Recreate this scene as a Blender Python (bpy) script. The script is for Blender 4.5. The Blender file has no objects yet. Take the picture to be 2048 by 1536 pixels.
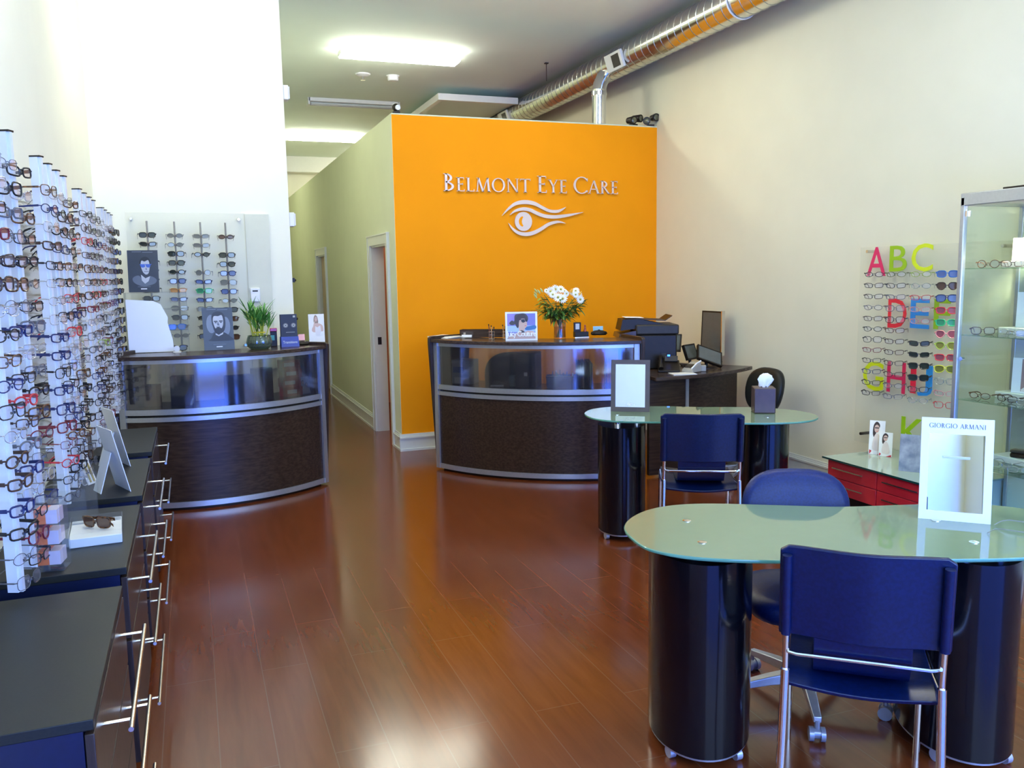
import bpy, math, random
from mathutils import Vector, Matrix
random.seed(7)
SC = bpy.context.scene
COL = SC.collection
PI = math.pi

# ---------------------------------------------------------------- camera
YAW, PIT, ROL, FPX, HC = 0.357041, 0.127971, -0.0164387, 1705.14, 1.68
_f = Vector((math.sin(YAW)*math.cos(PIT), math.cos(YAW)*math.cos(PIT), -math.sin(PIT)))
_r = Vector((math.cos(YAW), -math.sin(YAW), 0)); _u = _r.cross(_f)
RT = _r*math.cos(ROL) + _u*math.sin(ROL)
UP = -_r*math.sin(ROL) + _u*math.cos(ROL)
FW = _f
cam_d = bpy.data.cameras.new('camera'); cam = bpy.data.objects.new('camera', cam_d); COL.objects.link(cam)
cam_d.sensor_width = 36.0; cam_d.lens = FPX/2048*36.0; cam_d.clip_start = 0.05
cam.matrix_world = Matrix(((RT.x, UP.x, -FW.x, 0), (RT.y, UP.y, -FW.y, 0), (RT.z, UP.z, -FW.z, HC), (0, 0, 0, 1)))
SC.camera = cam

def _ray(px, py): return RT*((px-1024)/FPX) - UP*((py-768)/FPX) + FW
def atY(px, py, Y):
    d = _ray(px, py); t = Y/d.y; return Vector((0, 0, HC)) + d*t
def atX(px, py, X):
    d = _ray(px, py); t = X/d.x; return Vector((0, 0, HC)) + d*t
def atZ(px, py, Z):
    d = _ray(px, py); t = (Z-HC)/d.z; return Vector((0, 0, HC)) + d*t

# ---------------------------------------------------------------- light and exposure
SC.view_settings.view_transform = 'Standard'; SC.view_settings.look = 'None'
SC.view_settings.gamma = 1.0; SC.view_settings.exposure = 0.35; SC.view_settings.use_curve_mapping = False
SC.cycles.transparent_max_bounces = 40; SC.cycles.max_bounces = 12; SC.cycles.diffuse_bounces = 7
SC.cycles.glossy_bounces = 5; SC.cycles.sample_clamp_indirect = 6.0; SC.cycles.caustics_reflective = False; SC.cycles.caustics_refractive = False
wd = bpy.data.worlds.new('world'); SC.world = wd; wd.use_nodes = True
wd.node_tree.nodes['Background'].inputs[0].default_value = (0.55, 0.68, 1.0, 1); wd.node_tree.nodes['Background'].inputs[1].default_value = 0.6
def area(name, loc, rot, sx, sy, power, color):
    l = bpy.data.lights.new(name, 'AREA'); l.shape = 'RECTANGLE'; l.size = sx; l.size_y = sy; l.energy = power; l.color = color
    o = bpy.data.objects.new(name, l); COL.objects.link(o); o.location = loc; o.rotation_euler = rot; return o
# daylight entering through the shop window behind the camera: bluish street level, whiter sky above
area('daylight_street', (2.05, -1.72, 0.80), (PI/2, 0, 0), 5.0, 1.25, 200, (0.02, 0.14, 1.0))
area('daylight_sky', (2.05, -1.72, 2.35), (PI/2, 0, 0), 5.0, 1.7, 200, (0.42, 0.63, 1.0))

# ---------------------------------------------------------------- materials
MATS = {}
def mat(name, color, rough=0.5, metal=0.0, noise=0.0, nscale=20.0, bump=0.0, emit=None, estr=0.0, spec=None, coat=0.0, stretch=None, color2=None):
    if name in MATS: return MATS[name]
    m = bpy.data.materials.new(name); m.use_nodes = True; nt = m.node_tree; b = nt.nodes['Principled BSDF']
    b.inputs['Base Color'].default_value = (*color, 1); b.inputs['Roughness'].default_value = rough; b.inputs['Metallic'].default_value = metal
    if spec is not None: b.inputs['Specular IOR Level'].default_value = spec
    if coat: b.inputs['Coat Weight'].default_value = coat; b.inputs['Coat Roughness'].default_value = 0.08
    if emit: b.inputs['Emission Color'].default_value = (*emit, 1); b.inputs['Emission Strength'].default_value = estr
    if noise or bump or color2:
        tc = nt.nodes.new('ShaderNodeTexCoord'); mp = nt.nodes.new('ShaderNodeMapping'); n = nt.nodes.new('ShaderNodeTexNoise')
        n.inputs['Scale'].default_value = nscale; n.inputs['Detail'].default_value = 4
        if stretch: mp.inputs['Scale'].default_value = stretch
        nt.links.new(tc.outputs['Object'], mp.inputs[0]); nt.links.new(mp.outputs[0], n.inputs['Vector'])
        if noise or color2:
            r = nt.nodes.new('ShaderNodeValToRGB')
            c2 = color2 if color2 else tuple(max(0, c*(1+noise)) for c in color)
            c1 = color if color2 else tuple(max(0, c*(1-noise)) for c in color)
            r.color_ramp.elements[0].position = 0.35; r.color_ramp.elements[1].position = 0.65
            r.color_ramp.elements[0].color = (*c1, 1); r.color_ramp.elements[1].color = (*c2, 1)
            nt.links.new(n.outputs['Fac'], r.inputs[0]); nt.links.new(r.outputs[0], b.inputs['Base Color'])
        if bump:
            bp = nt.nodes.new('ShaderNodeBump'); bp.inputs['Strength'].default_value = bump; bp.inputs['Distance'].default_value = 0.01
            nt.links.new(n.outputs['Fac'], bp.inputs['Height']); nt.links.new(bp.outputs[0], b.inputs['Normal'])
    MATS[name] = m; return m

def clear(name, tint, reflect=0.08, body=0.0, bodycol=(1, 1, 1), rough=0.02):
    """thin see-through sheet: tinted transparency, mirror reflection, a little milky body"""
    if name in MATS: return MATS[name]
    m = bpy.data.materials.new(name); m.use_nodes = True; nt = m.node_tree; nt.nodes.clear()
    out = nt.nodes.new('ShaderNodeOutputMaterial'); tr = nt.nodes.new('ShaderNodeBsdfTransparent'); gl = nt.nodes.new('ShaderNodeBsdfGlossy'); df = nt.nodes.new('ShaderNodeBsdfDiffuse')
    tr.inputs[0].default_value = (*tint, 1); gl.inputs['Roughness'].default_value = rough; df.inputs[0].default_value = (*bodycol, 1)
    lw = nt.nodes.new('ShaderNodeLayerWeight'); lw.inputs[0].default_value = 0.5
    pw = nt.nodes.new('ShaderNodeMath'); pw.operation = 'POWER'; pw.inputs[1].default_value = 5.0; nt.links.new(lw.outputs['Facing'], pw.inputs[0])
    ad = nt.nodes.new('ShaderNodeMath'); ad.operation = 'MULTIPLY_ADD'; ad.inputs[1].default_value = 0.9; ad.inputs[2].default_value = reflect
    m1 = nt.nodes.new('ShaderNodeMixShader'); m2 = nt.nodes.new('ShaderNodeMixShader')
    m1.inputs[0].default_value = body; nt.links.new(tr.outputs[0], m1.inputs[1]); nt.links.new(df.outputs[0], m1.inputs[2])
    nt.links.new(pw.outputs[0], ad.inputs[0]); nt.links.new(ad.outputs[0], m2.inputs[0])
    nt.links.new(m1.outputs[0], m2.inputs[1]); nt.links.new(gl.outputs[0], m2.inputs[2]); nt.links.new(m2.outputs[0], out.inputs[0])
    MATS[name] = m; return m

def wood(name, c1, c2, rough=0.35, axis='x', scale=6.0, coat=0.0):
    if name in MATS: return MATS[name]
    st = {'x': (1, 14, 14), 'y': (14, 1, 14), 'z': (14, 14, 1)}[axis]
    return mat(name, c1, rough, color2=c2, nscale=scale, stretch=st, bump=0.03, coat=coat, spec=0.3)

def floor_mat():
    m = bpy.data.materials.new('dark red wood planks'); m.use_nodes = True; nt = m.node_tree; L = nt.links; N = nt.nodes; b = N['Principled BSDF']
    tc = N.new('ShaderNodeTexCoord'); mp = N.new('ShaderNodeMapping'); mp.inputs['Rotation'].default_value = (0, 0, PI/2)
    L.new(tc.outputs['Object'], mp.inputs[0])
    br = N.new('ShaderNodeTexBrick'); br.inputs['Scale'].default_value = 1.0; br.inputs['Mortar Size'].default_value = 0.0024; br.inputs['Mortar Smooth'].default_value = 0.3
    br.inputs['Brick Width'].default_value = 1.22; br.inputs['Row Height'].default_value = 0.192; br.offset = 0.37; br.inputs['Bias'].default_value = 0.0
    br.inputs['Color1'].default_value = (0, 0, 0, 1); br.inputs['Color2'].default_value = (1, 1, 1, 1); br.inputs['Mortar'].default_value = (0.5, 0.5, 0.5, 1)
    L.new(mp.outputs[0], br.inputs['Vector'])
    mg = N.new('ShaderNodeMapping'); mg.inputs['Scale'].default_value = (9, 0.9, 1); L.new(tc.outputs['Object'], mg.inputs[0])
    n1 = N.new('ShaderNodeTexNoise'); n1.inputs['Scale'].default_value = 2.4; n1.inputs['Detail'].default_value = 3; n1.inputs['Distortion'].default_value = 0.5; L.new(mg.outputs[0], n1.inputs['Vector'])
    n2 = N.new('ShaderNodeTexNoise'); n2.inputs['Scale'].default_value = 3.0; n2.inputs['Detail'].default_value = 3; L.new(tc.outputs['Object'], n2.inputs['Vector'])
    r = N.new('ShaderNodeValToRGB'); e = r.color_ramp.elements
    e[0].position = 0.28; e[0].color = (0.108, 0.023, 0.0058, 1); e[1].position = 0.75; e[1].color = (0.150, 0.036, 0.0095, 1)
    x = e.new(0.52); x.color = (0.130, 0.029, 0.007, 1)
    mx = N.new('ShaderNodeMath'); mx.operation = 'MULTIPLY_ADD'; mx.inputs[1].default_value = 0.16; L.new(br.outputs['Color'], mx.inputs[0]); L.new(n1.outputs['Fac'], mx.inputs[2])
    mx2 = N.new('ShaderNodeMath'); mx2.operation = 'MULTIPLY_ADD'; mx2.inputs[1].default_value = 0.12; L.new(n2.outputs['Fac'], mx2.inputs[0]); L.new(mx.outputs[0], mx2.inputs[2])
    mx3 = N.new('ShaderNodeMath'); mx3.operation = 'SUBTRACT'; mx3.inputs[1].default_value = 0.10; L.new(mx2.outputs[0], mx3.inputs[0])
    L.new(mx3.outputs[0], r.inputs[0])
    mc = N.new('ShaderNodeMix'); mc.data_type = 'RGBA'; mc.inputs[7].default_value = (0.16, 0.075, 0.045, 1)
    fm = N.new('ShaderNodeMath'); fm.operation = 'MULTIPLY'; fm.inputs[1].default_value = 0.55; L.new(br.outputs['Fac'], fm.inputs[0]); L.new(fm.outputs[0], mc.inputs[0]); L.new(r.outputs[0], mc.inputs[6])
    L.new(mc.outputs[2], b.inputs['Base Color'])
    rr = N.new('ShaderNodeMath'); rr.operation = 'MULTIPLY_ADD'; rr.inputs[1].default_value = 0.0; rr.inputs[2].default_value = 0.175; L.new(n1.outputs['Fac'], rr.inputs[0]); L.new(rr.outputs[0], b.inputs['Roughness'])
    bp = N.new('ShaderNodeBump'); bp.inputs["Strength"].default_value = 0.006; bp.inputs["Distance"].default_value = 0.004; L.new(n1.outputs['Fac'], bp.inputs['Height']); L.new(bp.outputs[0], b.inputs['Normal'])
    b.inputs['Specular IOR Level'].default_value = 0.55
    return m

FLOOR = floor_mat()
WALL = mat('cream wall paint', (0.765, 0.745, 0.575), 0.7, spec=0.2, noise=0.015, nscale=3, bump=0.02)
WALLW = mat('white wall paint', (0.87, 0.86, 0.72), 0.65, spec=0.2, noise=0.01, nscale=3)
SAGE = mat('sage wall paint', (0.66, 0.70, 0.50), 0.7, spec=0.2, noise=0.015, nscale=3)
ORANGE = mat('orange wall paint', (0.90, 0.32, 0.004), 0.7, spec=0.12, noise=0.02, nscale=2)
RUST = mat('rust room paint', (0.42, 0.13, 0.05), 0.6, noise=0.03, nscale=2)
CEIL = mat('grey ceiling paint', (0.80, 0.90, 0.83), 0.8, spec=0.1, noise=0.01, nscale=2)
TRIM = mat('white trim gloss', (0.72, 0.74, 0.68), 0.3, noise=0.01)
DWOOD = wood('dark wenge laminate', (0.024, 0.013, 0.008), (0.052, 0.030, 0.019), 0.30, 'x', 5)
DWOODZ = wood('dark wenge end panel', (0.024, 0.015, 0.012), (0.048, 0.031, 0.025), 0.33, 'z', 5)
DTOP = wood('wenge counter top', (0.035, 0.022, 0.017), (0.075, 0.048, 0.036), 0.25, 'x', 5)
ALU = mat('brushed aluminium', (0.50, 0.52, 0.55), 0.33, 0.75, noise=0.03, nscale=60)
CHROME = mat('polished chrome', (0.86, 0.86, 0.88), 0.06, 1.0, noise=0.01)
NICK = mat('satin nickel', (0.72, 0.68, 0.62), 0.25, 1.0, noise=0.02)
LEATH = mat('sheen-tinted black leather', (0.0015, 0.007, 0.042), 0.30, noise=0.2, nscale=90, bump=0.05, spec=0.45)  # black leather; blue window reflection is mixed into the base colour
LEATH2 = mat('sheen-tinted seat fabric', (0.002, 0.013, 0.090), 0.42, noise=0.2, nscale=120, bump=0.05, spec=0.32)  # navy base stands in for blue window sheen on black fabric
LEATH3 = mat('plain black fabric', (0.010, 0.011, 0.009), 0.45, noise=0.2, nscale=120, bump=0.05, spec=0.3)
BLACKG = mat('black laminate', (0.003, 0.003, 0.005), 0.15, noise=0.1, nscale=20, spec=0.45)
CABTOP = mat('charcoal laminate top', (0.012, 0.013, 0.011), 0.45, noise=0.15, nscale=160, spec=0.3)
CABSIDE = mat('sheen-tinted black side panel', (0.002, 0.006, 0.035), 0.35, noise=0.1, nscale=40, spec=0.45)  # black panel; its bluish base holds the reflected window blue
BLKP = mat('black plastic', (0.014, 0.009, 0.005), 0.42, noise=0.1, spec=0.3)
DGREY = mat('dark grey plastic', (0.035, 0.030, 0.025), 0.45, noise=0.1, spec=0.3)
WHITE = mat('white plastic', (0.78, 0.79, 0.78), 0.4, noise=0.01)
PAPER = mat('white paper', (0.82, 0.81, 0.77), 0.7, noise=0.01)
RED = mat('red lacquer', (0.58, 0.022, 0.030), 0.22, noise=0.04, spec=0.6)
RAILM = mat('white display rail', (0.74, 0.77, 0.80), 0.22, 0.1, noise=0.01)
GTOP = mat('green frosted glass', (0.17, 0.25, 0.16), 0.03, noise=0.01, spec=0.9)
GEDGE = mat('green glass edge', (0.10, 0.28, 0.20), 0.1, noise=0.05)
GLASS = clear('clear glass', (0.93, 0.97, 0.94), 0.03)
SHELFG = clear('shelf glass', (0.80, 0.90, 0.84), 0.05)
ACRYL = clear('clear acrylic', (0.985, 0.99, 0.985), 0.0, 0.02, rough=0.06)
FROST = clear('pale acrylic panel', (0.98, 0.985, 0.98), 0.0, 0.05, (0.8, 0.82, 0.76), 0.15)
SMOKE = clear('smoked acrylic', (0.66, 0.66, 0.66), 0.18, 0.10, (0.16, 0.16, 0.18), 0.09)
MIRROR = mat('mirror glass', (0.86, 0.90, 0.84), 0.01, 1.0, noise=0.005)
LAMPC = mat('lit corridor lamp diffuser', (1, 1, 1), 0.5, emit=(1.0, 0.99, 0.84), estr=34.0, noise=0.001)
LAMP = mat('lit lamp diffuser', (1, 1, 1), 0.5, emit=(1.0, 0.97, 0.82), estr=17.0, noise=0.001)
DUCT = mat('galvanised duct steel', (0.62, 0.62, 0.58), 0.20, 1.0, noise=0.06, nscale=8, bump=0.02)

# ---------------------------------------------------------------- mesh builder
class MB:
    def __init__(s): s.v = []; s.f = []; s.m = []
    def face(s, idx, m=0): s.f.append(tuple(idx)); s.m.append(m)
    def add(s, vs, fs, m=0):
        k = len(s.v); s.v += [tuple(p) for p in vs]
        for f in fs: s.face([i+k for i in f], m)
        return s
    def box(s, x0, x1, y0, y1, z0, z1, m=0):
        return s.add([(x0,y0,z0),(x1,y0,z0),(x1,y1,z0),(x0,y1,z0),(x0,y0,z1),(x1,y0,z1),(x1,y1,z1),(x0,y1,z1)],
                     [(0,3,2,1),(4,5,6,7),(0,1,5,4),(1,2,6,5),(2,3,7,6),(3,0,4,7)], m)
    def cbox(s, c, size, rz=0, rx=0, ry=0, m=0):
        R = Matrix.Rotation(rz, 3, 'Z') @ Matrix.Rotation(ry, 3, 'Y') @ Matrix.Rotation(rx, 3, 'X'); c = Vector(c)
        vs = [c + R @ Vector((sx*size[0]/2, sy*size[1]/2, sz*size[2]/2)) for sz in (-1, 1) for sx, sy in ((-1,-1),(1,-1),(1,1),(-1,1))]
        return s.add(vs, [(0,3,2,1),(4,5,6,7),(0,1,5,4),(1,2,6,5),(2,3,7,6),(3,0,4,7)], m)
    def tube(s, path, r, n=8, closed=False, m=0, caps=True):
        P = [Vector(p) for p in path]; N = len(P); rs = r if isinstance(r, (list, tuple)) else [r]*N
        T = []
        for i in range(N):
            a = P[(i-1) % N] if (closed or i > 0) else P[i]; b = P[(i+1) % N] if (closed or i < N-1) else P[i]
            T.append((b-a).normalized())
        up = Vector((0, 0, 1)) if abs(T[0].z) < 0.9 else Vector((1, 0, 0))
        nrm = T[0].cross(up).normalized(); k = len(s.v)
        for i in range(N):
            nrm = (nrm - T[i]*nrm.dot(T[i])).normalized(); bn = T[i].cross(nrm)
            for j in range(n):
                a = 2*PI*j/n; s.v.append(tuple(P[i] + (nrm*math.cos(a) + bn*math.sin(a))*rs[i]))
        for i in range(N if closed else N-1):
            i2 = (i+1) % N
            for j in range(n):
                j2 = (j+1) % n; s.face((k+i*n+j, k+i*n+j2, k+i2*n+j2, k+i2*n+j), m)
        if caps and not closed:
            s.face([k+j for j in range(n)][::-1], m); s.face([k+(N-1)*n+j for j in range(n)], m)
        return s
    def prism(s, poly, z0, z1, m=0, M=None):
        n = len(poly); vs = [Vector((p[0], p[1], z0)) for p in poly] + [Vector((p[0], p[1], z1)) for p in poly]
        if M: vs = [M @ v for v in vs]
        return s.add(vs, [tuple(range(n))[::-1], tuple(range(n, 2*n))] + [(i, (i+1) % n, n+(i+1) % n, n+i) for i in range(n)], m)
    def plate(s, poly, y0, y1, m=0):          # outline in x,z; thickness along y (y0 = front)
        n = len(poly); vs = [(p[0], y0, p[1]) for p in poly] + [(p[0], y1, p[1]) for p in poly]
        return s.add(vs, [tuple(range(n)), tuple(range(n, 2*n))[::-1]] + [(i, n+i, n+(i+1) % n, (i+1) % n) for i in range(n)], m)
    def lathe(s, prof, c=(0, 0, 0), n=24, m=0):
        k = len(s.v)
        for r, z in prof:
            for j in range(n):
                a = 2*PI*j/n; s.v.append((c[0]+r*math.cos(a), c[1]+r*math.sin(a), c[2]+z))
        for i in range(len(prof)-1):
            for j in range(n):
                j2 = (j+1) % n; s.face((k+i*n+j, k+i*n+j2, k+(i+1)*n+j2, k+(i+1)*n+j), m)
        if prof[0][0] > 1e-5: s.face([k+j for j in range(n)][::-1], m)
        if prof[-1][0] > 1e-5: s.face([k+(len(prof)-1)*n+j for j in range(n)], m)
        return s
    def arc(s, c, r0, r1, a0, a1, z0, z1, n=24, m=0):     # curved slab, angles in degrees; r/z may be (start)
        pts = []
        for i in range(n+1):
            a = math.radians(a0+(a1-a0)*i/n); pts.append((math.cos(a), math.sin(a)))
        k = len(s.v)
        for x, y in pts:
            s.v += [(c[0]+r0*x, c[1]+r0*y, z0), (c[0]+r1*x, c[1]+r1*y, z0), (c[0]+r1*x, c[1]+r1*y, z1), (c[0]+r0*x, c[1]+r0*y, z1)]
        for i in range(n):
            a = k+4*i; b = a+4
            for j in range(4): s.face((a+j, a+(j+1) % 4, b+(j+1) % 4, b+j), m)
        s.face((k, k+3, k+2, k+1), m); e = k+4*n; s.face((e, e+1, e+2, e+3), m)
        return s
    def sheet(s, fn, nu, nv, th, m=0):          # fn(u,v) -> point; thickness along normal
        P = [[Vector(fn(i/nu, j/nv)) for j in range(nv+1)] for i in range(nu+1)]
        k = len(s.v); W = nv+1
        for side in (0.5, -0.5):
            for i in range(nu+1):
                for j in range(nv+1):
                    du = P[min(i+1, nu)][j]-P[max(i-1, 0)][j]; dv = P[i][min(j+1, nv)]-P[i][max(j-1, 0)]
                    s.v.append(tuple(P[i][j] + du.cross(dv).normalized()*th*side))
        o = (nu+1)*W
        for i in range(nu):
            for j in range(nv):
                a = k+i*W+j; s.face((a, a+W, a+W+1, a+1), m); s.face((a+o, a+o+1, a+o+W+1, a+o+W), m)
        for j in range(nv):
            a = k+j; s.face((a, a+1, a+1+o, a+o), m); a = k+nu*W+j; s.face((a+o, a+o+1, a+1, a), m)
        for i in range(nu):
            a = k+i*W; s.face((a+o, a+W+o, a+W, a), m); a = k+i*W+nv; s.face((a, a+W, a+W+o, a+o), m)
        return s
    def ball(s, c, r, n=10, sz=1.0, m=0):
        return s.lathe([(max(1e-6, r*math.sin(PI*i/n)), -r*sz*math.cos(PI*i/n)) for i in range(n+1)], c, n+2, m)

def mesh(name, mb, mats, smooth=True, ang=0.7):
    me = bpy.data.meshes.new(name); me.from_pydata(mb.v, [], mb.f)
    if not isinstance(mats, (list, tuple)): mats = [mats]
    for m in mats: me.materials.append(m)
    me.polygons.foreach_set('material_index', mb.m)
    if smooth:
        me.polygons.foreach_set('use_smooth', [True]*len(mb.f)); me.set_sharp_from_angle(angle=ang)
    me.update(); return me
def obj(name, mb, mats, parent=None, bevel=0, smooth=True, loc=None, rz=None, label=None, ang=0.7):
    o = bpy.data.objects.new(name, mesh(name, mb, mats, smooth, ang) if isinstance(mb, MB) else mb); COL.objects.link(o)
    if parent: o.parent = parent
    if loc is not None: o.location = loc
    if rz is not None: o.rotation_euler = (0, 0, rz)
    if label: o['label'] = label
    if bevel:
        b = o.modifiers.new('bevel', 'BEVEL'); b.width = bevel; b.segments = 2; b.limit_method = 'ANGLE'; b.angle_limit = 0.6
    return o
def tag(o, label, cat, group=None):
    o['label'] = label; o['category'] = cat
    if group: o['group'] = group
    return o
def thing(name, label, cat, loc=(0, 0, 0), rz=0, group=None):
    o = bpy.data.objects.new(name, None); COL.objects.link(o); o.location = loc; o.rotation_euler = (0, 0, rz); o.empty_display_size = 0.1
    return tag(o, label, cat, group)
def struct(name, mb, m, **k):
    o = obj(name, mb, m, **k); o['kind'] = 'structure'; return o
def copy_tree(o, parent=None):
    c = o.copy(); COL.objects.link(c)
    if parent: c.parent = parent
    for ch in list(o.children): copy_tree(ch, c)
    return c
def text_mesh(s, size, extr=0.0006, align='CENTER', font=None, shear=0, bold=0.0, spacing=1.0):
    cu = bpy.data.curves.new('t', 'FONT'); cu.body = s; cu.size = size; cu.extrude = extr; cu.align_x = align; cu.shear = shear; cu.offset = bold; cu.space_character = spacing
    cu.resolution_u = 3
    o = bpy.data.objects.new('t', cu); COL.objects.link(o); bpy.context.view_layer.update()
    me = bpy.data.meshes.new_from_object(o.evaluated_get(bpy.context.evaluated_depsgraph_get()))
    bpy.data.objects.remove(o); bpy.data.curves.remove(cu)
    me.transform(Matrix.Rotation(PI/2, 4, 'X'))       # now reads in the x,z plane facing -y
    return me
def text(name, s, size, m, parent, loc, fit=None, **k):
    me = text_mesh(s, size, **k)
    if fit:
        xs = [v.co.x for v in me.vertices]; me.transform(Matrix.Diagonal((fit/(max(xs)-min(xs)), 1, 1, 1))); me.name = name; me.materials.clear(); me.materials.append(m)
    o = bpy.data.objects.new(name, me); COL.objects.link(o); o.parent = parent; o.location = loc; return o
ORD = ['first','second','third','fourth','fifth','sixth','seventh','eighth','ninth','tenth','eleventh','twelfth','thirteenth','fourteenth','fifteenth','sixteenth','seventeenth','eighteenth','nineteenth']
def ell(cx, cz, rx, rz, n=16, a0=0, a1=360):
    return [(cx+rx*math.cos(math.radians(a0+(a1-a0)*i/n)), cz+rz*math.sin(math.radians(a0+(a1-a0)*i/n))) for i in range(n if a1-a0 == 360 else n+1)]
def spline(pts, n=6, closed=True):
    out = []; N = len(pts)
    for i in range(N if closed else N-1):
        g = lambda k: Vector(pts[k % N]) if closed else Vector(pts[min(max(k, 0), N-1)])
        a, b, c, d = g(i-1), g(i), g(i+1), g(i+2)
        for k in range(n):
            t = k/n; out.append(0.5*((2*b)+(c-a)*t+(2*a-5*b+4*c-d)*t*t+(3*b-a-3*c+d)*t**3))
    if not closed: out.append(Vector(pts[-1]))
    return out
# ================================================================ the room
XL, XR, YF, YO, XP, ZC = -0.68, 4.62, 7.65, 7.97, 1.83, 4.06    # left wall, right wall, facing wall, orange wall, partition side, ceiling
ZP = 3.16; YB = 17.9; YW = -1.75
struct('floor', MB().box(XL-0.15, XR+0.15, YW-0.1, YB+0.15, -0.08, 0), FLOOR)
struct('ceiling', MB().box(XL-0.15, XR+0.15, YW-0.1, YB+0.15, ZC, ZC+0.08), CEIL)
struct('wall_left', MB().box(XL-0.15, XL, YW, YF, 0, ZC), WALLW)
struct('wall_right', MB().box(XR, XR+0.15, YW, YB, 0, ZC), WALL)
struct('wall_facing', MB().box(XL-0.15, 0.835, YF, YB, 0, ZC), WALLW)
struct('wall_back', MB().box(0.835, XR, YB, YB+0.15, 0, ZC), WALLW)
# partition: orange front, sage corridor side with two door openings
P0, P1 = XP, XP+0.12
struct('wall_orange', MB().box(XP, XR, YO, YO+0.12, 0, ZP), [ORANGE])
D1a, D1b, DH = 8.33, 9.14, 2.00
D2a, D2b = 12.38, 13.2
sb = MB(); y0 = YO+0.12
for a, b in ((y0, D1a), (D1b, D2a), (D2b, YB)): sb.box(P0, P1, a, b, 0, ZP)
for a, b in ((D1a, D1b), (D2a, D2b)): sb.box(P0, P1, a, b, DH, ZP)
sb.box(P0-0.002, P0, YO, y0, 0.0, ZP)
struct('wall_corridor', sb, SAGE, smooth=False)
struct('wall_inner_room', MB().box(P1, XR, 11.2, 11.3, 0, ZP).box(P1+0.001, P1+0.01, y0, 11.2, DH+0.02, ZP).box(P1, XR, y0, y0+0.01, 0, ZP).box(P1, P1+0.01, D1b+0.03, 11.2, 0, ZP), RUST, smooth=False)
struct('wall_partition_cap', MB().box(P0, P0+0.13, YO+0.12, YB, ZP, ZP+0.012).box(P0, XR, YO, YO+0.13, ZP, ZP+0.012), SAGE, smooth=False)
# front wall behind the camera with the shop window
fw = MB().box(XL-0.15, XR+0.15, YW-0.1, YW, 0, 0.15).box(XL-0.15, XR+0.15, YW-0.1, YW, 3.25, ZC).box(XL-0.15, -0.5, YW-0.1, YW, 0.15, 3.25).box(4.58, XR+0.15, YW-0.1, YW, 0.15, 3.25)
struct('wall_front', fw, WALL, smooth=False)
wf = MB()
for x in (-0.5, 1.2, 2.9, 4.52): wf.box(x, x+0.06, YW-0.08, YW-0.02, 0.15, 3.25)
for z in (0.15, 1.44, 3.19): wf.box(-0.5, 4.58, YW-0.08, YW-0.02, z, z+0.06)
struct('window_1', wf, ALU, smooth=False)
# baseboards
def bb(name, x0, x1, y0, y1, side):
    m = MB(); t = 0.016; c = 0.026
    if side == '+x': m.box(x0, x0+t, y0, y1, 0, 0.15).box(x0, x0+c, y0, y1, 0.0, 0.022).box(x0, x0+c, y0, y1, 0.122, 0.137).box(x0, x0+0.01, y0, y1, 0.15, 0.165)
    if side == '-x': m.box(x0-t, x0, y0, y1, 0, 0.15).box(x0-c, x0, y0, y1, 0.0, 0.022).box(x0-c, x0, y0, y1, 0.122, 0.137).box(x0-0.01, x0, y0, y1, 0.15, 0.165)
    if side == '-y': m.box(x0, x1, y0-t, y0, 0, 0.15).box(x0, x1, y0-c, y0, 0.0, 0.022).box(x0, x1, y0-c, y0, 0.122, 0.137).box(x0, x1, y0-0.01, y0, 0.15, 0.165)
    struct(name, m, TRIM, smooth=False)
bb('baseboard_right', XR, 0, YW, YO-0.03, '-x')
bb('baseboard_orange', XP-0.026, XR, YO, 0, '-y')
bb('baseboard_corridor', XP, 0, D1b+0.09, D2a-0.09, '-x')
bb('baseboard_corner', XP, 0, YO, D1a-0.09, '-x')
bb('baseboard_facing', XL, 0.835, YF, 0, '-y')
bb('baseboard_left', XL, 0, YW, YF-0.03, '+x')
# doors: casings, jamb with strike plate, open leaf
def casing(name, a, b, leaf, strike=True):
    m = MB()
    for y in (a-0.09, b): m.box(XP-0.022, XP, y, y+0.09, 0, DH+0.0)
    m.box(XP-0.0225, XP, a-0.0905, b+0.0905, DH, DH+0.09); m.box(XP-0.032, XP, a-0.10, b+0.10, DH+0.09, DH+0.105)
    m.box(XP-0.028, XP, a-0.092, a-0.074, 0, DH+0.089).box(XP-0.028, XP, b+0.074, b+0.092, 0, DH+0.089)
    m.box(XP, XP+0.13, b-0.018, b, 0, DH).box(XP, XP+0.13, a, a+0.018, 0, DH).box(XP, XP+0.13, a, b, DH-0.018, DH)
    o = struct(name, m, TRIM, smooth=False)
    if strike: obj('strike_plate', MB().box(XP+0.035, XP+0.075, b-0.021, b-0.0181, 0.95, 1.03), BLKP, o, label='dark metal strike plate')
    return o
c1 = casing('door_1', D1a, D1b, True)
c2 = casing('door_2', D2a, D2b, False)
obj('door_leaf', MB().box(XP+0.05, XP+0.09, D2a+0.02, D2b-0.02, 0.01, DH-0.02), mat('tan door leaf', (0.48, 0.36, 0.24), 0.5, noise=0.05), c2)
obj('door_knob', MB().ball((XP+0.03, D2a+0.09, 0.98), 0.028), NICK, c2)
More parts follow.
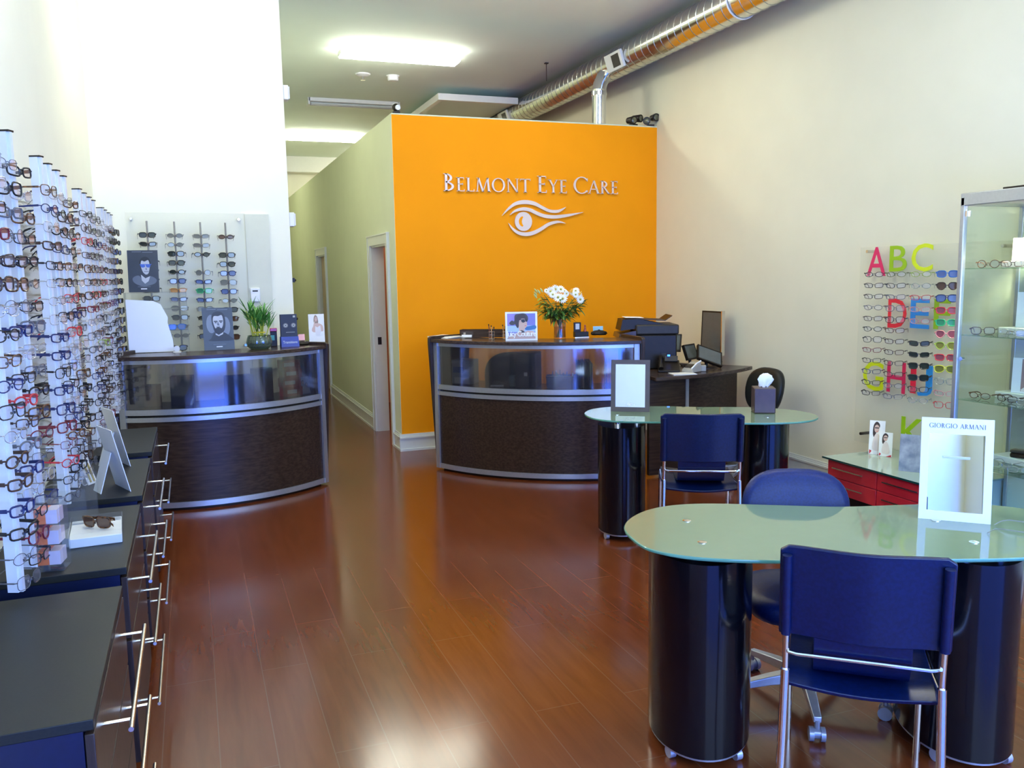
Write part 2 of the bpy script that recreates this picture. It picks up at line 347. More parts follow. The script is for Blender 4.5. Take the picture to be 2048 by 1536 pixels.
# white trim at back of corridor, ceiling panel
struct('trim_1', MB().box(0.84, XR, YB-0.25, YB-0.0, ZC-0.30, ZC), mat('bright bulkhead paint', (0.88, 0.88, 0.84), 0.5, noise=0.01), smooth=False)
so = thing('ceiling_panel', 'white-edged rectangular panel box hung under the ceiling beside the duct', 'ceiling panel', (0, 0, 0))
obj('rim', MB().box(3.08, 4.16, 10.75, 10.82, 3.885, 3.965).box(3.08, 3.15, 10.82, 13.0, 3.885, 3.965).box(3.08, 4.16, 13.0, 13.07, 3.885, 3.965), WHITE, so, smooth=False)
obj('panel', MB().box(3.15, 4.16, 10.82, 13.0, 3.91, 3.96).box(3.3, 3.34, 11.2, 11.24, 3.96, 4.06).box(4.0, 4.04, 12.4, 12.44, 3.96, 4.06), CEIL, so, smooth=False)

# ---------------------------------------------------------------- ceiling fixtures
def strip_light(x, y, lit, label, w=1.22, group=None, lm=None):
    t = thing('ceiling_light', label, 'light', (x, y, ZC), 0, group)
    obj('housing', MB().box(-w/2, w/2, -0.09, 0.09, -0.045, 0), WHITE, t, smooth=False)
    if lit:
        pr = [(-0.095, -0.03), (-0.145, -0.07), (-0.10, -0.10), (0.10, -0.10), (0.145, -0.07), (0.095, -0.03)]
        m = MB(); n = 6; W = w/2+0.02
        m.add([(-W, p[0], p[1]) for p in pr]+[(W, p[0], p[1]) for p in pr], [tuple(range(n))[::-1], tuple(range(n, 2*n))]+[(i, (i+1) % n, n+(i+1) % n, n+i) for i in range(n)])
        obj('diffuser', m, lm or LAMP, t, smooth=False)
        e = MB()
        for s in (-1, 1): e.box(s*W-0.012, s*W+0.012, -0.1, 0.1, -0.09, -0.04)
        obj('end_cap', e, WHITE, t)
    else:
        for s in (-1, 1): obj('tube', MB().tube([(-w/2+0.03, s*0.04, -0.065), (w/2-0.03, s*0.04, -0.065)], 0.016, 10), mat('unlit tube glass', (0.55, 0.60, 0.62), 0.2, noise=0.01), t)
        for s in (-1, 1): obj('end_cap', MB().box(s*w/2-0.012, s*w/2+0.012, -0.09, 0.09, -0.09, -0.0), WHITE, t)
    return t
strip_light(2.24, 9.25, True, 'lit ceiling light nearest the camera, left of the duct', lm=LAMPC)
strip_light(2.24, 12.0, False, 'unlit bare two-tube ceiling strip between the lit fixtures')
strip_light(2.24, 14.9, True, 'lit ceiling light farther back above the corridor', lm=LAMPC)
for x, y, w_ in ((2.9, 6.4, 'in front of the orange wall'), (2.9, 3.65, 'over the far glass table'), (3.7, 16.6, 'added unseen behind the partition to brighten the far end'), (0.0, 6.6, 'added unseen over the left display counter'), (2.9, 0.9, 'over the shop entrance'), (0.1, 3.6, 'added unseen over the left drawer cabinets')):
    strip_light(x, y, True, 'lit ceiling light '+w_, group='lights over the shop floor')  # unseen fixtures: main row continued, left pair and far one added to brighten walls
d = thing('smoke_detector', 'round white sprinkler disc on the ceiling, left of the two ceiling discs', 'smoke detector', (2.065, 10.41, ZC))
obj('base', MB().lathe([(0.0, -0.03), (0.05, -0.03), (0.085, -0.012), (0.09, 0)]), WHITE, d)
obj('sprinkler_head', MB().lathe([(0.0, -0.075), (0.03, -0.072), (0.012, -0.05), (0.012, -0.028)], n=12), CHROME, d)
d = thing('smoke_detector', 'small white drum detector on the ceiling, right of the two ceiling discs', 'smoke detector', (2.426, 10.41, ZC))
obj('base', MB().lathe([(0.075, -0.012), (0.08, 0)]), WHITE, d); obj('cover', MB().lathe([(0.055, -0.06), (0.065, -0.05), (0.068, -0.012)]), WHITE, d)

# duct with seams, saddle grille and drop pipe
DX, DZ, DR = 4.31, 3.85, 0.148
dt = thing('air_duct', 'long spiral galvanised steel duct running under the ceiling along the right wall', 'duct', (DX, 0, DZ))
m = MB().tube([(0, YW+0.02, 0), (0, YB-0.35, 0)], DR, 28)
obj('pipe', m, DUCT, dt)
y = YW+0.2; sm = MB()
while y < 15:
    sm.tube([(DR*1.012*math.cos(a*PI/12), y+0.10*a/24, DR*1.012*math.sin(a*PI/12)) for a in range(25)], 0.0022, 4); y += 0.12
YJ = atX(1484, 20, DX).y
sp = obj('spiral_seam', sm, mat('duct seam', (0.70, 0.70, 0.66), 0.3, 1.0, noise=0.02), dt)
obj('joint_band', MB().tube([(DR*1.03*math.cos(a*PI/12), YJ, DR*1.03*math.sin(a*PI/12)) for a in range(24)], 0.008, 6, closed=True), WHITE, dt)
for yy, nm in ((8.02, 'vent_grille'), (11.28, 'vent_grille')):
    g = MB(); n = Vector((-0.95, 0, -0.31)); c = Vector((0, yy, 0))+n*(DR+0.012)
    g.cbox((c.x, c.y, c.z), (0.03, 0.34, 0.17), ry=-math.atan2(0.31, 0.95))
    go = obj(nm, g, WHITE, dt, bevel=0.004)
    g2 = MB(); c2_ = c+n*0.016
    g2.cbox((c2_.x, c2_.y-0.05, c2_.z), (0.004, 0.15, 0.12), ry=-math.atan2(0.31, 0.95))
    obj('opening', g2, DGREY, go)
pp = thing('drop_pipe', 'shiny vertical metal pipe dropping from the duct into the orange partition', 'pipe', (4.16, 8.38, 3.172))
obj('pipe', MB().lathe([(0.075, 0), (0.075, 0.40), (0.077, 0.42)], n=20), CHROME, pp)
obj('collar', MB().lathe([(0.086, 0.0), (0.086, 0.06), (0.078, 0.065)], n=20), CHROME, pp)
obj('collar', MB().lathe([(0.083, 0.36), (0.083, 0.40)], n=20), CHROME, pp)
obj('elbow', MB().tube([(0, 0, 0.41), (0.01, 0.0, 0.47), (0.05, 0, 0.55), (0.12, 0, 0.63)], 0.075, 16), CHROME, pp)
tag(obj('hanger_rod', MB().tube([(3.95, 9.3, ZC), (3.95, 9.3, 3.86)], 0.004, 6).box(3.93, 3.97, 9.28, 9.32, ZC-0.01, ZC), DGREY), 'thin hanging rod dropping from the ceiling left of the duct', 'rod')

# cameras / spotlights on top of the partition, alarm boxes
def cam_pod(x, y, z, rz, label, heads):
    t = thing('spotlight', label, 'spotlight', (x, y, z), rz)
    obj('base', MB().box(-0.035, 0.035, -0.03, 0.03, 0, 0.02), BLKP, t)
    for hx, hz, dirx in heads:
        h = obj('lamp_head', MB().tube([(hx, 0.05, hz+0.01), (hx+dirx*0.02, -0.05, hz)], [0.032, 0.04], 14), BLKP, t)
        obj('lens', MB().tube([(hx+dirx*0.021, -0.051, hz), (hx+dirx*0.023, -0.056, hz)], [0.03, 0.022], 14), mat('dusky lens', (0.10, 0.10, 0.06), 0.15, noise=0.05), h)
    return t
cam_pod(4.37, 8.02, ZP+0.012, 0.3, 'black spotlight pair at right top edge of orange wall, left one', [(-0.02, 0.05, -1), (0.05, 0.075, 0.5)])
cam_pod(4.56, 8.0, ZP+0.012, -0.3, 'black spotlight pair in the corner where orange wall meets cream wall', [(-0.03, 0.05, -1), (0.03, 0.085, 1)])
t = thing('security_camera', 'small dark camera with pale lens on left top corner of orange wall', 'camera', (1.885, 8.0, ZP+0.012))
obj('base', MB().box(-0.03, 0.03, -0.03, 0.03, 0, 0.02), BLKP, t); obj('body', MB().ball((0, 0, 0.055), 0.04), BLKP, t); obj('lens', MB().tube([(0.005, -0.03, 0.05), (0.008, -0.045, 0.05)], 0.024, 14), WHITE, t)
for z0, lab in ((3.20, 'white alarm box high on the white wall edge near the ceiling'), (2.14, 'small white sounder box low on the corridor edge of white wall')):
    q = z0; t = thing('alarm_box', lab, 'alarm', (0.835, 7.72, q))
    obj('housing', MB().box(0, 0.045, -0.06, 0.06, -0.02, 0.10), WHITE, t, bevel=0.006); obj('cover', MB().box(0.045, 0.055, -0.05, 0.05, -0.01, 0.09), WHITE, t)
for z in (1.66, 1.32, 1.0):
    tag(obj('wall_hook', MB().box(0.836, 0.865, 7.74, 7.78, z-0.02, z+0.02).ball((0.868, 7.76, z), 0.012), BLKP), {1.66: 'small black hook on the white wall edge, topmost', 1.32: 'small black hook on the white wall edge, middle', 1.0: 'small black hook on the white wall edge, lowest'}[z], 'hook')

# ================================================================ serif lettering
def glyph(mb, ch, ox, oz, s, y0, y1, T=0.115, t=0.05):
    G = {'B':.62,'E':.56,'L':.55,'M':.98,'O':.90,'N':.86,'T':.70,'Y':.70,'C':.80,'A':.80,'R':.70,'G':.86,'I':.36,' ':.34}
    def line(x0, z0, x1, z1, w):
        d = Vector((x1-x0, z1-z0)).normalized(); n = Vector((-d.y, d.x))
        # keep strokes horizontal-ended: shift in x when steep
        if abs(d.y) > 0.5: h = w/2/abs(d.y)**0.0; pts = [(x0-h, z0), (x0+h, z0), (x1+h, z1), (x1-h, z1)]
        else: h = w/2; pts = [(x0, z0-h), (x1, z1-h), (x1, z1+h), (x0, z0+h)]
        mb.plate([(ox+a*s, oz+b*s) for a, b in (pts if z1 >= z0 or abs(d.y) <= 0.5 else pts[::-1])], y0, y1)
    def arc(cx, cz, rx, rz, a0, a1, n=18):
        o = []; i_ = []
        for k in range(n+1):
            a = math.radians(a0+(a1-a0)*k/n); w = t+(T-t)*abs(math.cos(a))**1.5
            o.append((cx+rx*math.cos(a), cz+rz*math.sin(a))); i_.append((cx+(rx-w)*math.cos(a), cz+(rz-w)*math.sin(a)))
        for k in range(n):
            q = [o[k], o[k+1], i_[k+1], i_[k]]; mb.plate([(ox+a*s, oz+b*s) for a, b in q], y0, y1)
    def ser(x, z, w=0.22): up = 0 if z < 0.5 else -0.035; mb.plate([(ox+a*s, oz+b*s) for a, b in ((x-w/2, z+up), (x+w/2, z+up), (x+w/2, z+up+0.035), (x-w/2, z+up+0.035))], y0, y1)
    if ch == 'B': line(.16,0,.16,1,T); arc(.14,.75,.32,.25,-90,90); arc(.14,.265,.40,.265,-90,90); ser(.14,0); ser(.14,1)
    if ch == 'E': line(.16,0,.16,1,T); line(.1,.975,.48,.975,t); line(.1,.52,.42,.52,t); line(.1,.025,.50,.025,t); line(.47,.86,.47,1,.03); line(.41,.45,.41,.59,.03); line(.50,0,.50,.16,.03); ser(.12,0,.2); ser(.12,1,.2)
    if ch == 'L': line(.16,0,.16,1,T); line(.1,.025,.50,.025,t); line(.51,0,.51,.17,.03); ser(.14,1); ser(.12,0,.2)
    if ch == 'M': line(.12,0,.20,1,t); line(.20,1,.48,.0,T); line(.48,0,.78,1,t); line(.78,1,.86,0,T); ser(.11,0,.18); ser(.88,0,.2); ser(.17,1,.14); ser(.80,1,.14)
    if ch == 'O': arc(.45,.5,.42,.515,0,360,36)
    if ch == 'N': line(.14,0,.14,1,t); line(.14,1,.72,0,T); line(.72,0,.72,1,t); ser(.14,0,.2); ser(.10,1,.18); ser(.72,1,.2)
    if ch == 'T': line(.35,0,.35,1,T); line(.03,.975,.67,.975,t); line(.035,.86,.035,1,.03); line(.665,.86,.665,1,.03); ser(.35,0)
    if ch == 'Y': line(.35,.48,.10,1,T); line(.35,.48,.60,1,t); line(.35,0,.35,.5,T); ser(.10,1); ser(.60,1,.18); ser(.35,0)
    if ch == 'C': arc(.48,.5,.44,.515,42,318,30); line(.79,.74,.80,.93,.03); line(.80,.08,.80,.2,.03)
    if ch == 'G': arc(.48,.5,.44,.515,42,318,30); line(.79,.74,.80,.93,.03); line(.76,.04,.76,.40,T*.9); ser(.74,.38,.24)
    if ch == 'A': line(.09,0,.40,1,t); line(.40,1,.71,0,T); line(.2,.34,.62,.34,t); ser(.09,0,.2); ser(.72,0,.22)
    if ch == 'R': line(.16,0,.16,1,T); arc(.14,.73,.36,.27,-90,90); line(.30,.48,.62,0,T); ser(.14,0); ser(.14,1); ser(.64,0,.16)
    if ch == 'I': line(.18,0,.18,1,T); ser(.18,0); ser(.18,1)
    return G[ch]
SIGNM = mat('pale sign metal', (0.80, 0.66, 0.58), 0.35, 0.2, noise=0.01)
t = thing('wall_sign', 'raised pale serif lettering BELMONT EYE CARE on the orange wall', 'sign', (2.30, YO, 2.475))
words = [('B', 1), *[(c, .8) for c in 'ELMONT'], (' ', .8), ('E', 1), *[(c, .8) for c in 'YE'], (' ', .7), ('C', 1), *[(c, .8) for c in 'ARE']]
adv = []
tot = 0
for c, s in words: adv.append(tot); tot += glyph(MB(), c, 0, 0, 1, 0, 0)*s+0.03
kx = 1.87/tot; hs = 0.163
for (c, s), a in zip(words, adv):
    if c == ' ': continue
    m = MB(); glyph(m, c, 0, 0, 1, 0, 0.012)
    m.v = [(a*kx+x*s*kx, -0.022+yy, z*s*hs) for x, yy, z in m.v]
    obj('letter', m, SIGNM, t, smooth=False)
e = thing('eye_emblem', 'raised pale eye emblem of three sweeping lines and a pupil', 'emblem', (3.05, YO, 2.2))
def swoosh(pts, name):
    P = [atY(820+a/4.042, 320+b/4.042, YO-0.022) for a, b, w in pts]; W = [w/4.042*0.00525/2 for a, b, w in pts]
    S = spline([(p.x-3.05, p.z-2.2, w) for p, w in zip(P, W)], 5, False)
    L, R_ = [], []
    for i, p in enumerate(S):
        a = S[max(i-1, 0)]; b = S[min(i+1, len(S)-1)]; d = Vector((b.x-a.x, b.y-a.y)).normalized(); n = Vector((-d.y, d.x)); w = max(p.z, 0.0008)
        L.append((p.x+n.x*w, p.y+n.y*w)); R_.append((p.x-n.x*w, p.y-n.y*w))
    m = MB()
    for i in range(len(S)-1): m.plate([R_[i], R_[i+1], L[i+1], L[i]], -0.022, -0.01)
    obj(name, m, SIGNM, e, smooth=False)
swoosh([(745,450,1),(790,400,14),(850,355,24),(920,340,30),(1000,350,28),(1070,385,24),(1130,412,22),(1190,415,22),(1230,400,14),(1262,380,2)], 'brow_line')
swoosh([(808,445,2),(850,412,16),(910,396,24),(970,404,26),(1030,432,26),(1090,453,26),(1170,460,26),(1260,450,22),(1340,435,12),(1402,422,2)], 'upper_lid_line')
swoosh([(797,510,2),(830,555,16),(880,590,24),(940,600,28),(1000,588,28),(1060,558,26),(1120,520,24),(1180,502,20),(1220,502,12),(1258,512,2)], 'lower_lid_line')
pc = atY(820+918/4.042, 320+497/4.042, YO-0.022); cx, cz = pc.x-3.05, pc.z-2.2; r = 70/4.042*0.00525
obj('pupil', MB().plate(ell(cx, cz, r, r*1.02, 32), -0.022, -0.01), SIGNM, e, smooth=False)
cr = ell(cx-0.006, cz, 0.044, 0.05, 12, 95, 265)+ell(cx+0.012, cz, 0.030, 0.045, 12, 240, 120)
obj('crescent', MB().plate([(a, b) for a, b in cr], -0.024, -0.0221), ORANGE, e, smooth=False, label='orange crescent in the pupil')
# ================================================================ curved reception counters
def counter(name, label, c, R, a0, a1, flip_end=None):
    """curved transaction counter; front arc centre c, radius R, angles in degrees (a0 = left end)"""
    t = thing(name, label, 'reception counter', (c[0], c[1], 0))
    o = (0, 0); H = 1.14
    pd = math.degrees(0.045/R)      # post width in angle
    obj('lower_panel', MB().arc(o, R-0.03, R-0.008, a0+pd, a1-pd, 0.06, 0.665, 28), DWOOD, t)
    obj('bottom_rail', MB().arc(o, R-0.03, R+0.004, a0+pd, a1-pd, 0.022, 0.062, 28), ALU, t)
    obj('plinth', MB().arc(o, R-0.06, R-0.04, a0+pd, a1-pd, 0, 0.03, 28), BLKP, t)
    obj('middle_rail', MB().arc(o, R-0.03, R+0.004, a0+pd, a1-pd, 0.712, 0.752, 28), ALU, t, label='upper silver rail under the acrylic')
    obj('middle_rail', MB().arc(o, R-0.03, R+0.004, a0+pd, a1-pd, 0.662, 0.695, 28), ALU, t, label='lower silver rail above the wood panel')
    obj('gap_panel', MB().arc(o, R-0.04, R-0.02, a0+pd, a1-pd, 0.690, 0.715, 28), BLKP, t)
    obj('acrylic_panel', MB().arc(o, R-0.012, R-0.008, a0+pd, a1-pd, 0.752, 1.082, 36), SMOKE, t)
    obj('inner_shelf', MB().arc(o, R-0.42, R-0.03, a0+pd, a1-pd, 0.725, 0.75, 28), DTOP, t)
    obj('top_fascia', MB().arc(o, R-0.04, R-0.002, a0+pd, a1-pd, 1.082, 1.112, 28), ALU, t, label='thin metal strip under the top')
    obj('counter_top', MB().arc(o, R-0.36, R+0.035, a0-0.2, a1+0.2, 1.112, H, 32), DTOP, t, bevel=0.003)
    for s, a in ((1, a0), (-1, a1)):
        obj('corner_post', MB().arc(o, R-0.05, R+0.008, a, a+s*pd, 0.02, 1.112, 3), ALU, t)
        ca, sa = math.cos(math.radians(a)), math.sin(math.radians(a)); ta = math.radians(a-s*90)
        off = Vector((math.cos(ta), math.sin(ta), 0))*0.004; w = Vector((math.cos(ta), math.sin(ta), 0))*0.028
        # end panel: wide at the top, narrow at the floor
        prof = [(R-0.02, 0.02), (R+0.045, 1.10), (R+0.045, 1.15), (R+0.02, 1.165), (R-0.40, 1.165), (R-0.42, 1.14), (R-0.30, 0.02)]
        m = MB(); n = len(prof)
        vs = [Vector((ca*r, sa*r, z))+off for r, z in prof] + [Vector((ca*r, sa*r, z))+off+w for r, z in prof]
        fs = [tuple(range(n)), tuple(range(n, 2*n))[::-1]]+[(i, n+i, n+(i+1) % n, (i+1) % n) for i in range(n)]
        m.add(vs, fs); po = obj('end_panel', m, DWOODZ, t, bevel=0.004)
        obj('cam_bolt', MB().tube([Vector((ca*(R-0.06), sa*(R-0.06), 1.10))+off+w*0.9, Vector((ca*(R-0.06), sa*(R-0.06), 1.10))+off+w*1.12], 0.008, 8), CHROME, po)
    return t
RC, RR = (3.53, 7.77), 1.745
counter('reception_counter', 'curved dark wood reception counter in front of the orange wall', RC, RR, 203.5, 264)
LC, LR = (0.05, 7.82), 1.275
counter('reception_counter', 'curved dark wood display counter at left in front of the white wall', LC, LR, 243.0, 315.8)

# lower wing desk continuing the counter to the right wall
t = thing('wing_desk', 'low curved dark desk wing between reception counter and the cream wall', 'desk', (RC[0], RC[1], 0))
obj('desk_top', MB().arc((0, 0), 1.10, 1.86, 267, 304.5, 0.815, 0.845, 28), DTOP, t, bevel=0.003)
obj('front_panel', MB().arc((0, 0), 1.70, 1.74, 267, 278.5, 0.02, 0.815, 10), DWOOD, t, label='left front panel')
obj('front_panel', MB().arc((0, 0), 1.70, 1.74, 279.5, 303, 0.02, 0.815, 16), DWOOD, t, label='right front panel')
obj('joint_strip', MB().arc((0, 0), 1.70, 1.75, 278.5, 279.5, 0.02, 0.815, 2), ALU, t)

# ================================================================ office chairs
def office_chair(x, y, rz, label, seat=0.46, top=0.87, back_w=0.43, phase=90, fab=None):
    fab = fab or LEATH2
    t = thing('office_chair', label, 'chair', (x, y, 0), rz)       # sitter faces -y, backrest at +y
    def pad(cx, cy, cz, w, d, h, n=20, e=3.0):
        m = MB(); k = 28
        def ring(s, z): return [(cx+s*w/2*math.copysign(abs(math.cos(a))**(2/e), math.cos(a)), cy+s*d/2*math.copysign(abs(math.sin(a))**(2/e), math.sin(a)), z) for a in [2*PI*i/k for i in range(k)]]
        L = [(0.80, cz-h/2), (0.95, cz-h*0.42), (1.0, cz-h*0.15), (1.0, cz+h*0.15), (0.95, cz+h*0.38), (0.80, cz+h*0.48), (0.4, cz+h*0.52)]
        vs = []
        for s, z in L: vs += ring(s, z)
        fs = [tuple(range(k))[::-1], tuple(range((len(L)-1)*k, len(L)*k))]
        for i in range(len(L)-1): fs += [(i*k+j, i*k+(j+1) % k, (i+1)*k+(j+1) % k, (i+1)*k+j) for j in range(k)]
        return m.add(vs, fs)
    obj('seat', pad(0, 0, seat-0.035, 0.48, 0.46, 0.09), fab, t, ang=1.2)
    # backrest: superellipse pad stood up, curved around the sitter
    m = MB(); k = 36; hb = (top-seat-0.08)/2; zc = top-hb
    Ls = [(0.86, 0.032), (0.97, 0.022), (1.0, 0.0), (0.97, -0.022), (0.86, -0.034), (0.5, -0.040)]; vs = []
    for s, dy in Ls:
        for i in range(k):
            a = 2*PI*i/k; X = s*back_w/2*math.copysign(abs(math.cos(a))**(2/2.9), math.cos(a)); Z = s*hb*math.copysign(abs(math.sin(a))**(2/2.7), math.sin(a))
            if Z < 0: X *= 1-0.10*(-Z/hb)
            vs.append((X, 0.235-X*X*0.55+dy+0.10*(Z/hb)*0.35, zc+Z))
    fs = [tuple(range(k)), tuple(range((len(Ls)-1)*k, len(Ls)*k))[::-1]]
    for i in range(len(Ls)-1): fs += [(i*k+j, (i+1)*k+j, (i+1)*k+(j+1) % k, i*k+(j+1) % k) for j in range(k)]
    m.add(vs, fs); obj('backrest', m, fab, t, ang=1.2)
    obj('back_bracket', MB().tube([(0, 0.12, seat-0.09), (0, 0.27, seat-0.08), (0, 0.295, seat+0.0), (0, 0.285, zc-0.05)], [0.022, 0.022, 0.018, 0.018], 8), BLKP, t)
    obj('gas_column', MB().lathe([(0.025, 0.10), (0.025, 0.26), (0.016, 0.27), (0.016, seat-0.08)], n=14), BLKP, t)
    obj('mechanism', MB().box(-0.07, 0.07, -0.09, 0.12, seat-0.115, seat-0.08), BLKP, t, bevel=0.006)
    obj('adjust_knob', MB().tube([(0.07, 0.06, seat-0.095), (0.20, 0.06, seat-0.10)], 0.006, 6).ball((0.21, 0.06, seat-0.10), 0.018), NICK, t)
    for i in range(5):
        a = math.radians(phase+72*i); ca, sa = math.cos(a), math.sin(a)
        m = MB(); P = [(0.03, 0.115, 0.022, 0.03), (0.15, 0.105, 0.019, 0.022), (0.30, 0.085, 0.014, 0.014)]
        vs = []
        for r, z, w, h in P:
            for sx, sz in ((-1, -1), (1, -1), (1, 0.6), (-1, 0.6)): vs.append((ca*r-sa*sx*w, sa*r+ca*sx*w, z+sz*h))
        fs = [(3, 2, 1, 0), (8, 9, 10, 11)]
        for q in range(2): fs += [(q*4+j, q*4+(j+1) % 4, q*4+4+(j+1) % 4, q*4+4+j) for j in range(4)]
        m.add(vs, fs); lg = obj('base_leg', m, ALU, t, bevel=0.003)
        cs = MB(); cx_, cy_ = ca*0.295, sa*0.295
        for s in (-1, 1): cs.tube([(cx_-sa*s*0.012, cy_+ca*s*0.012, 0.026), (cx_-sa*s*0.028, cy_+ca*s*0.028, 0.026)], 0.026, 14)
        obj('caster', cs.tube([(cx_, cy_, 0.04), (cx_, cy_, 0.08)], 0.01, 8).tube([(cx_-sa*0.012, cy_+ca*0.012, 0.03), (cx_+sa*0.012, cy_-ca*0.012, 0.03)], 0.02, 10), mat('caster grey', (0.30, 0.30, 0.32), 0.3, 0.4, noise=0.05), lg)
    return t
office_chair(2.16, 2.57, math.radians(-26), 'sheen-tinted black office chair on casters behind the near glass table', top=0.87, phase=-94.6)
office_chair(4.07, 5.66, math.radians(-88), 'black office chair by cream wall behind the tissue box', top=0.90, fab=LEATH3)
office_chair(2.62, 7.10, math.radians(170), 'black office chair behind the reception counter, seen through its smoky panel', top=1.02, seat=0.5, back_w=0.5, fab=LEATH3)

# ================================================================ glass-topped tables
def table(name, label, outline, legs, r, h=0.76, ra=0.25, ang=-26):
    cx = sum(p[0] for p in outline)/len(outline); cy = sum(p[1] for p in outline)/len(outline)
    t = thing(name, label, 'table', (cx, cy, 0))
    S = [(p.x-cx, p.y-cy) for p in spline(outline, 6)]
    A = sum(S[i][0]*S[(i+1) % len(S)][1]-S[(i+1) % len(S)][0]*S[i][1] for i in range(len(S)))
    if A < 0: S = S[::-1]
    n = len(S); m = MB()
    vs = []
    for d, z in ((0.004, h-0.012), (0.0, h-0.009), (0.0, h-0.003), (0.003, h)):
        vs += [(x*(1-d*1.5), y*(1-d*1.5), z) for x, y in S]
    m.add(vs, [tuple(range(3*n, 4*n))], 0); 
    m.face(tuple(range(n))[::-1], 0)
    for q in range(3):
        for i in range(n): m.face((q*n+i, q*n+(i+1) % n, (q+1)*n+(i+1) % n, (q+1)*n+i), 1)
    obj('glass_top', m, [GTOP, GEDGE], t)
    for (lx, ly) in legs:
        x, y = lx-cx, ly-cy
        def oval(m_):       # drums are oval: longer across the table than along it
            ca, sa = math.cos(math.radians(ang)), math.sin(math.radians(ang)); k = ra/r
            m_.v = [(x+(X*ca-Y*k*sa), y+(X*sa+Y*k*ca), Z) for X, Y, Z in m_.v]; return m_
        lg = obj('pedestal', oval(MB().lathe([(r-0.01, 0.042), (r, 0.046), (r, h-0.035)], (0, 0, 0), 64)), BLACKG, t, label='black laminate drum pedestal')
        obj('base_ring', oval(MB().lathe([(r-0.03, 0.034), (r-0.004, 0.036), (r-0.004, 0.044)], (0, 0, 0), 48)), ALU, lg)
        for s in ((-0.45, -0.5), (0.45, -0.5), (0.0, 0.6)):
            obj('disc_mount', MB().lathe([(0.022, h-0.035), (0.022, h-0.0121)], (x+s[0]*r, y+s[1]*r, 0), 16), CHROME, t)
        for k in range(4):
            a = math.radians(45+90*k); X_, Y_ = (r-0.02)*math.cos(a), (ra-0.02)*math.sin(a); px_, py_ = x+X_*math.cos(math.radians(ang))-Y_*math.sin(math.radians(ang)), y+X_*math.sin(math.radians(ang))+Y_*math.cos(math.radians(ang))
            cm = MB().tube([(px_-0.011, py_, 0.021), (px_+0.011, py_, 0.021)], 0.021, 18); cm.box(px_-0.006, px_+0.006, py_-0.012, py_+0.012, 0.02, 0.042)
            obj('caster', cm, mat('pale caster', (0.55, 0.55, 0.60), 0.3, 0.5, noise=0.03), lg)
    # bright screw caps that hold the top, seen through the glass
    for (lx, ly) in legs:
        for s in ((-0.35, -0.62), (0.15, 0.72)):
            obj('screw_cap', MB().lathe([(0.016, h+0.0002), (0.016, h+0.002), (0.010, h+0.003)], (lx-cx+s[0]*r, ly-cy+s[1]*r, 0), 16), CHROME, t)
    return t
NEAR = [(1.385,2.50),(1.425,2.68),(1.539,2.806),(1.69,2.868),(1.87,2.84),(2.123,2.70),(2.33,2.585),(2.60,2.50),(2.80,2.43),(2.94,2.27),(2.94,2.07),(2.82,1.90),(2.64,1.855),(2.43,1.886),(2.20,1.968),(1.95,2.078),(1.70,2.170),(1.50,2.285),(1.405,2.395)]
table('glass_table', 'near kidney-shaped green glass table on black drum pedestals', NEAR, [(1.65, 2.53), (2.48, 2.17)], 0.180, ra=0.265)
FAR = [(2.36,4.90),(2.40,5.07),(2.53,5.20),(2.70,5.22),(2.86,5.16),(3.05,5.06),(3.20,4.95),(3.36,4.87),(3.52,4.78),(3.64,4.65),(3.70,4.50),(3.68,4.33),(3.58,4.22),(3.44,4.19),(3.28,4.22),(3.09,4.31),(2.88,4.44),(2.68,4.55),(2.48,4.67),(2.39,4.78)]
table('glass_table', 'far kidney-shaped green glass table in front of the reception counter', FAR, [(2.53, 4.79), (3.41, 4.50)], 0.152, ra=0.20, ang=-28)

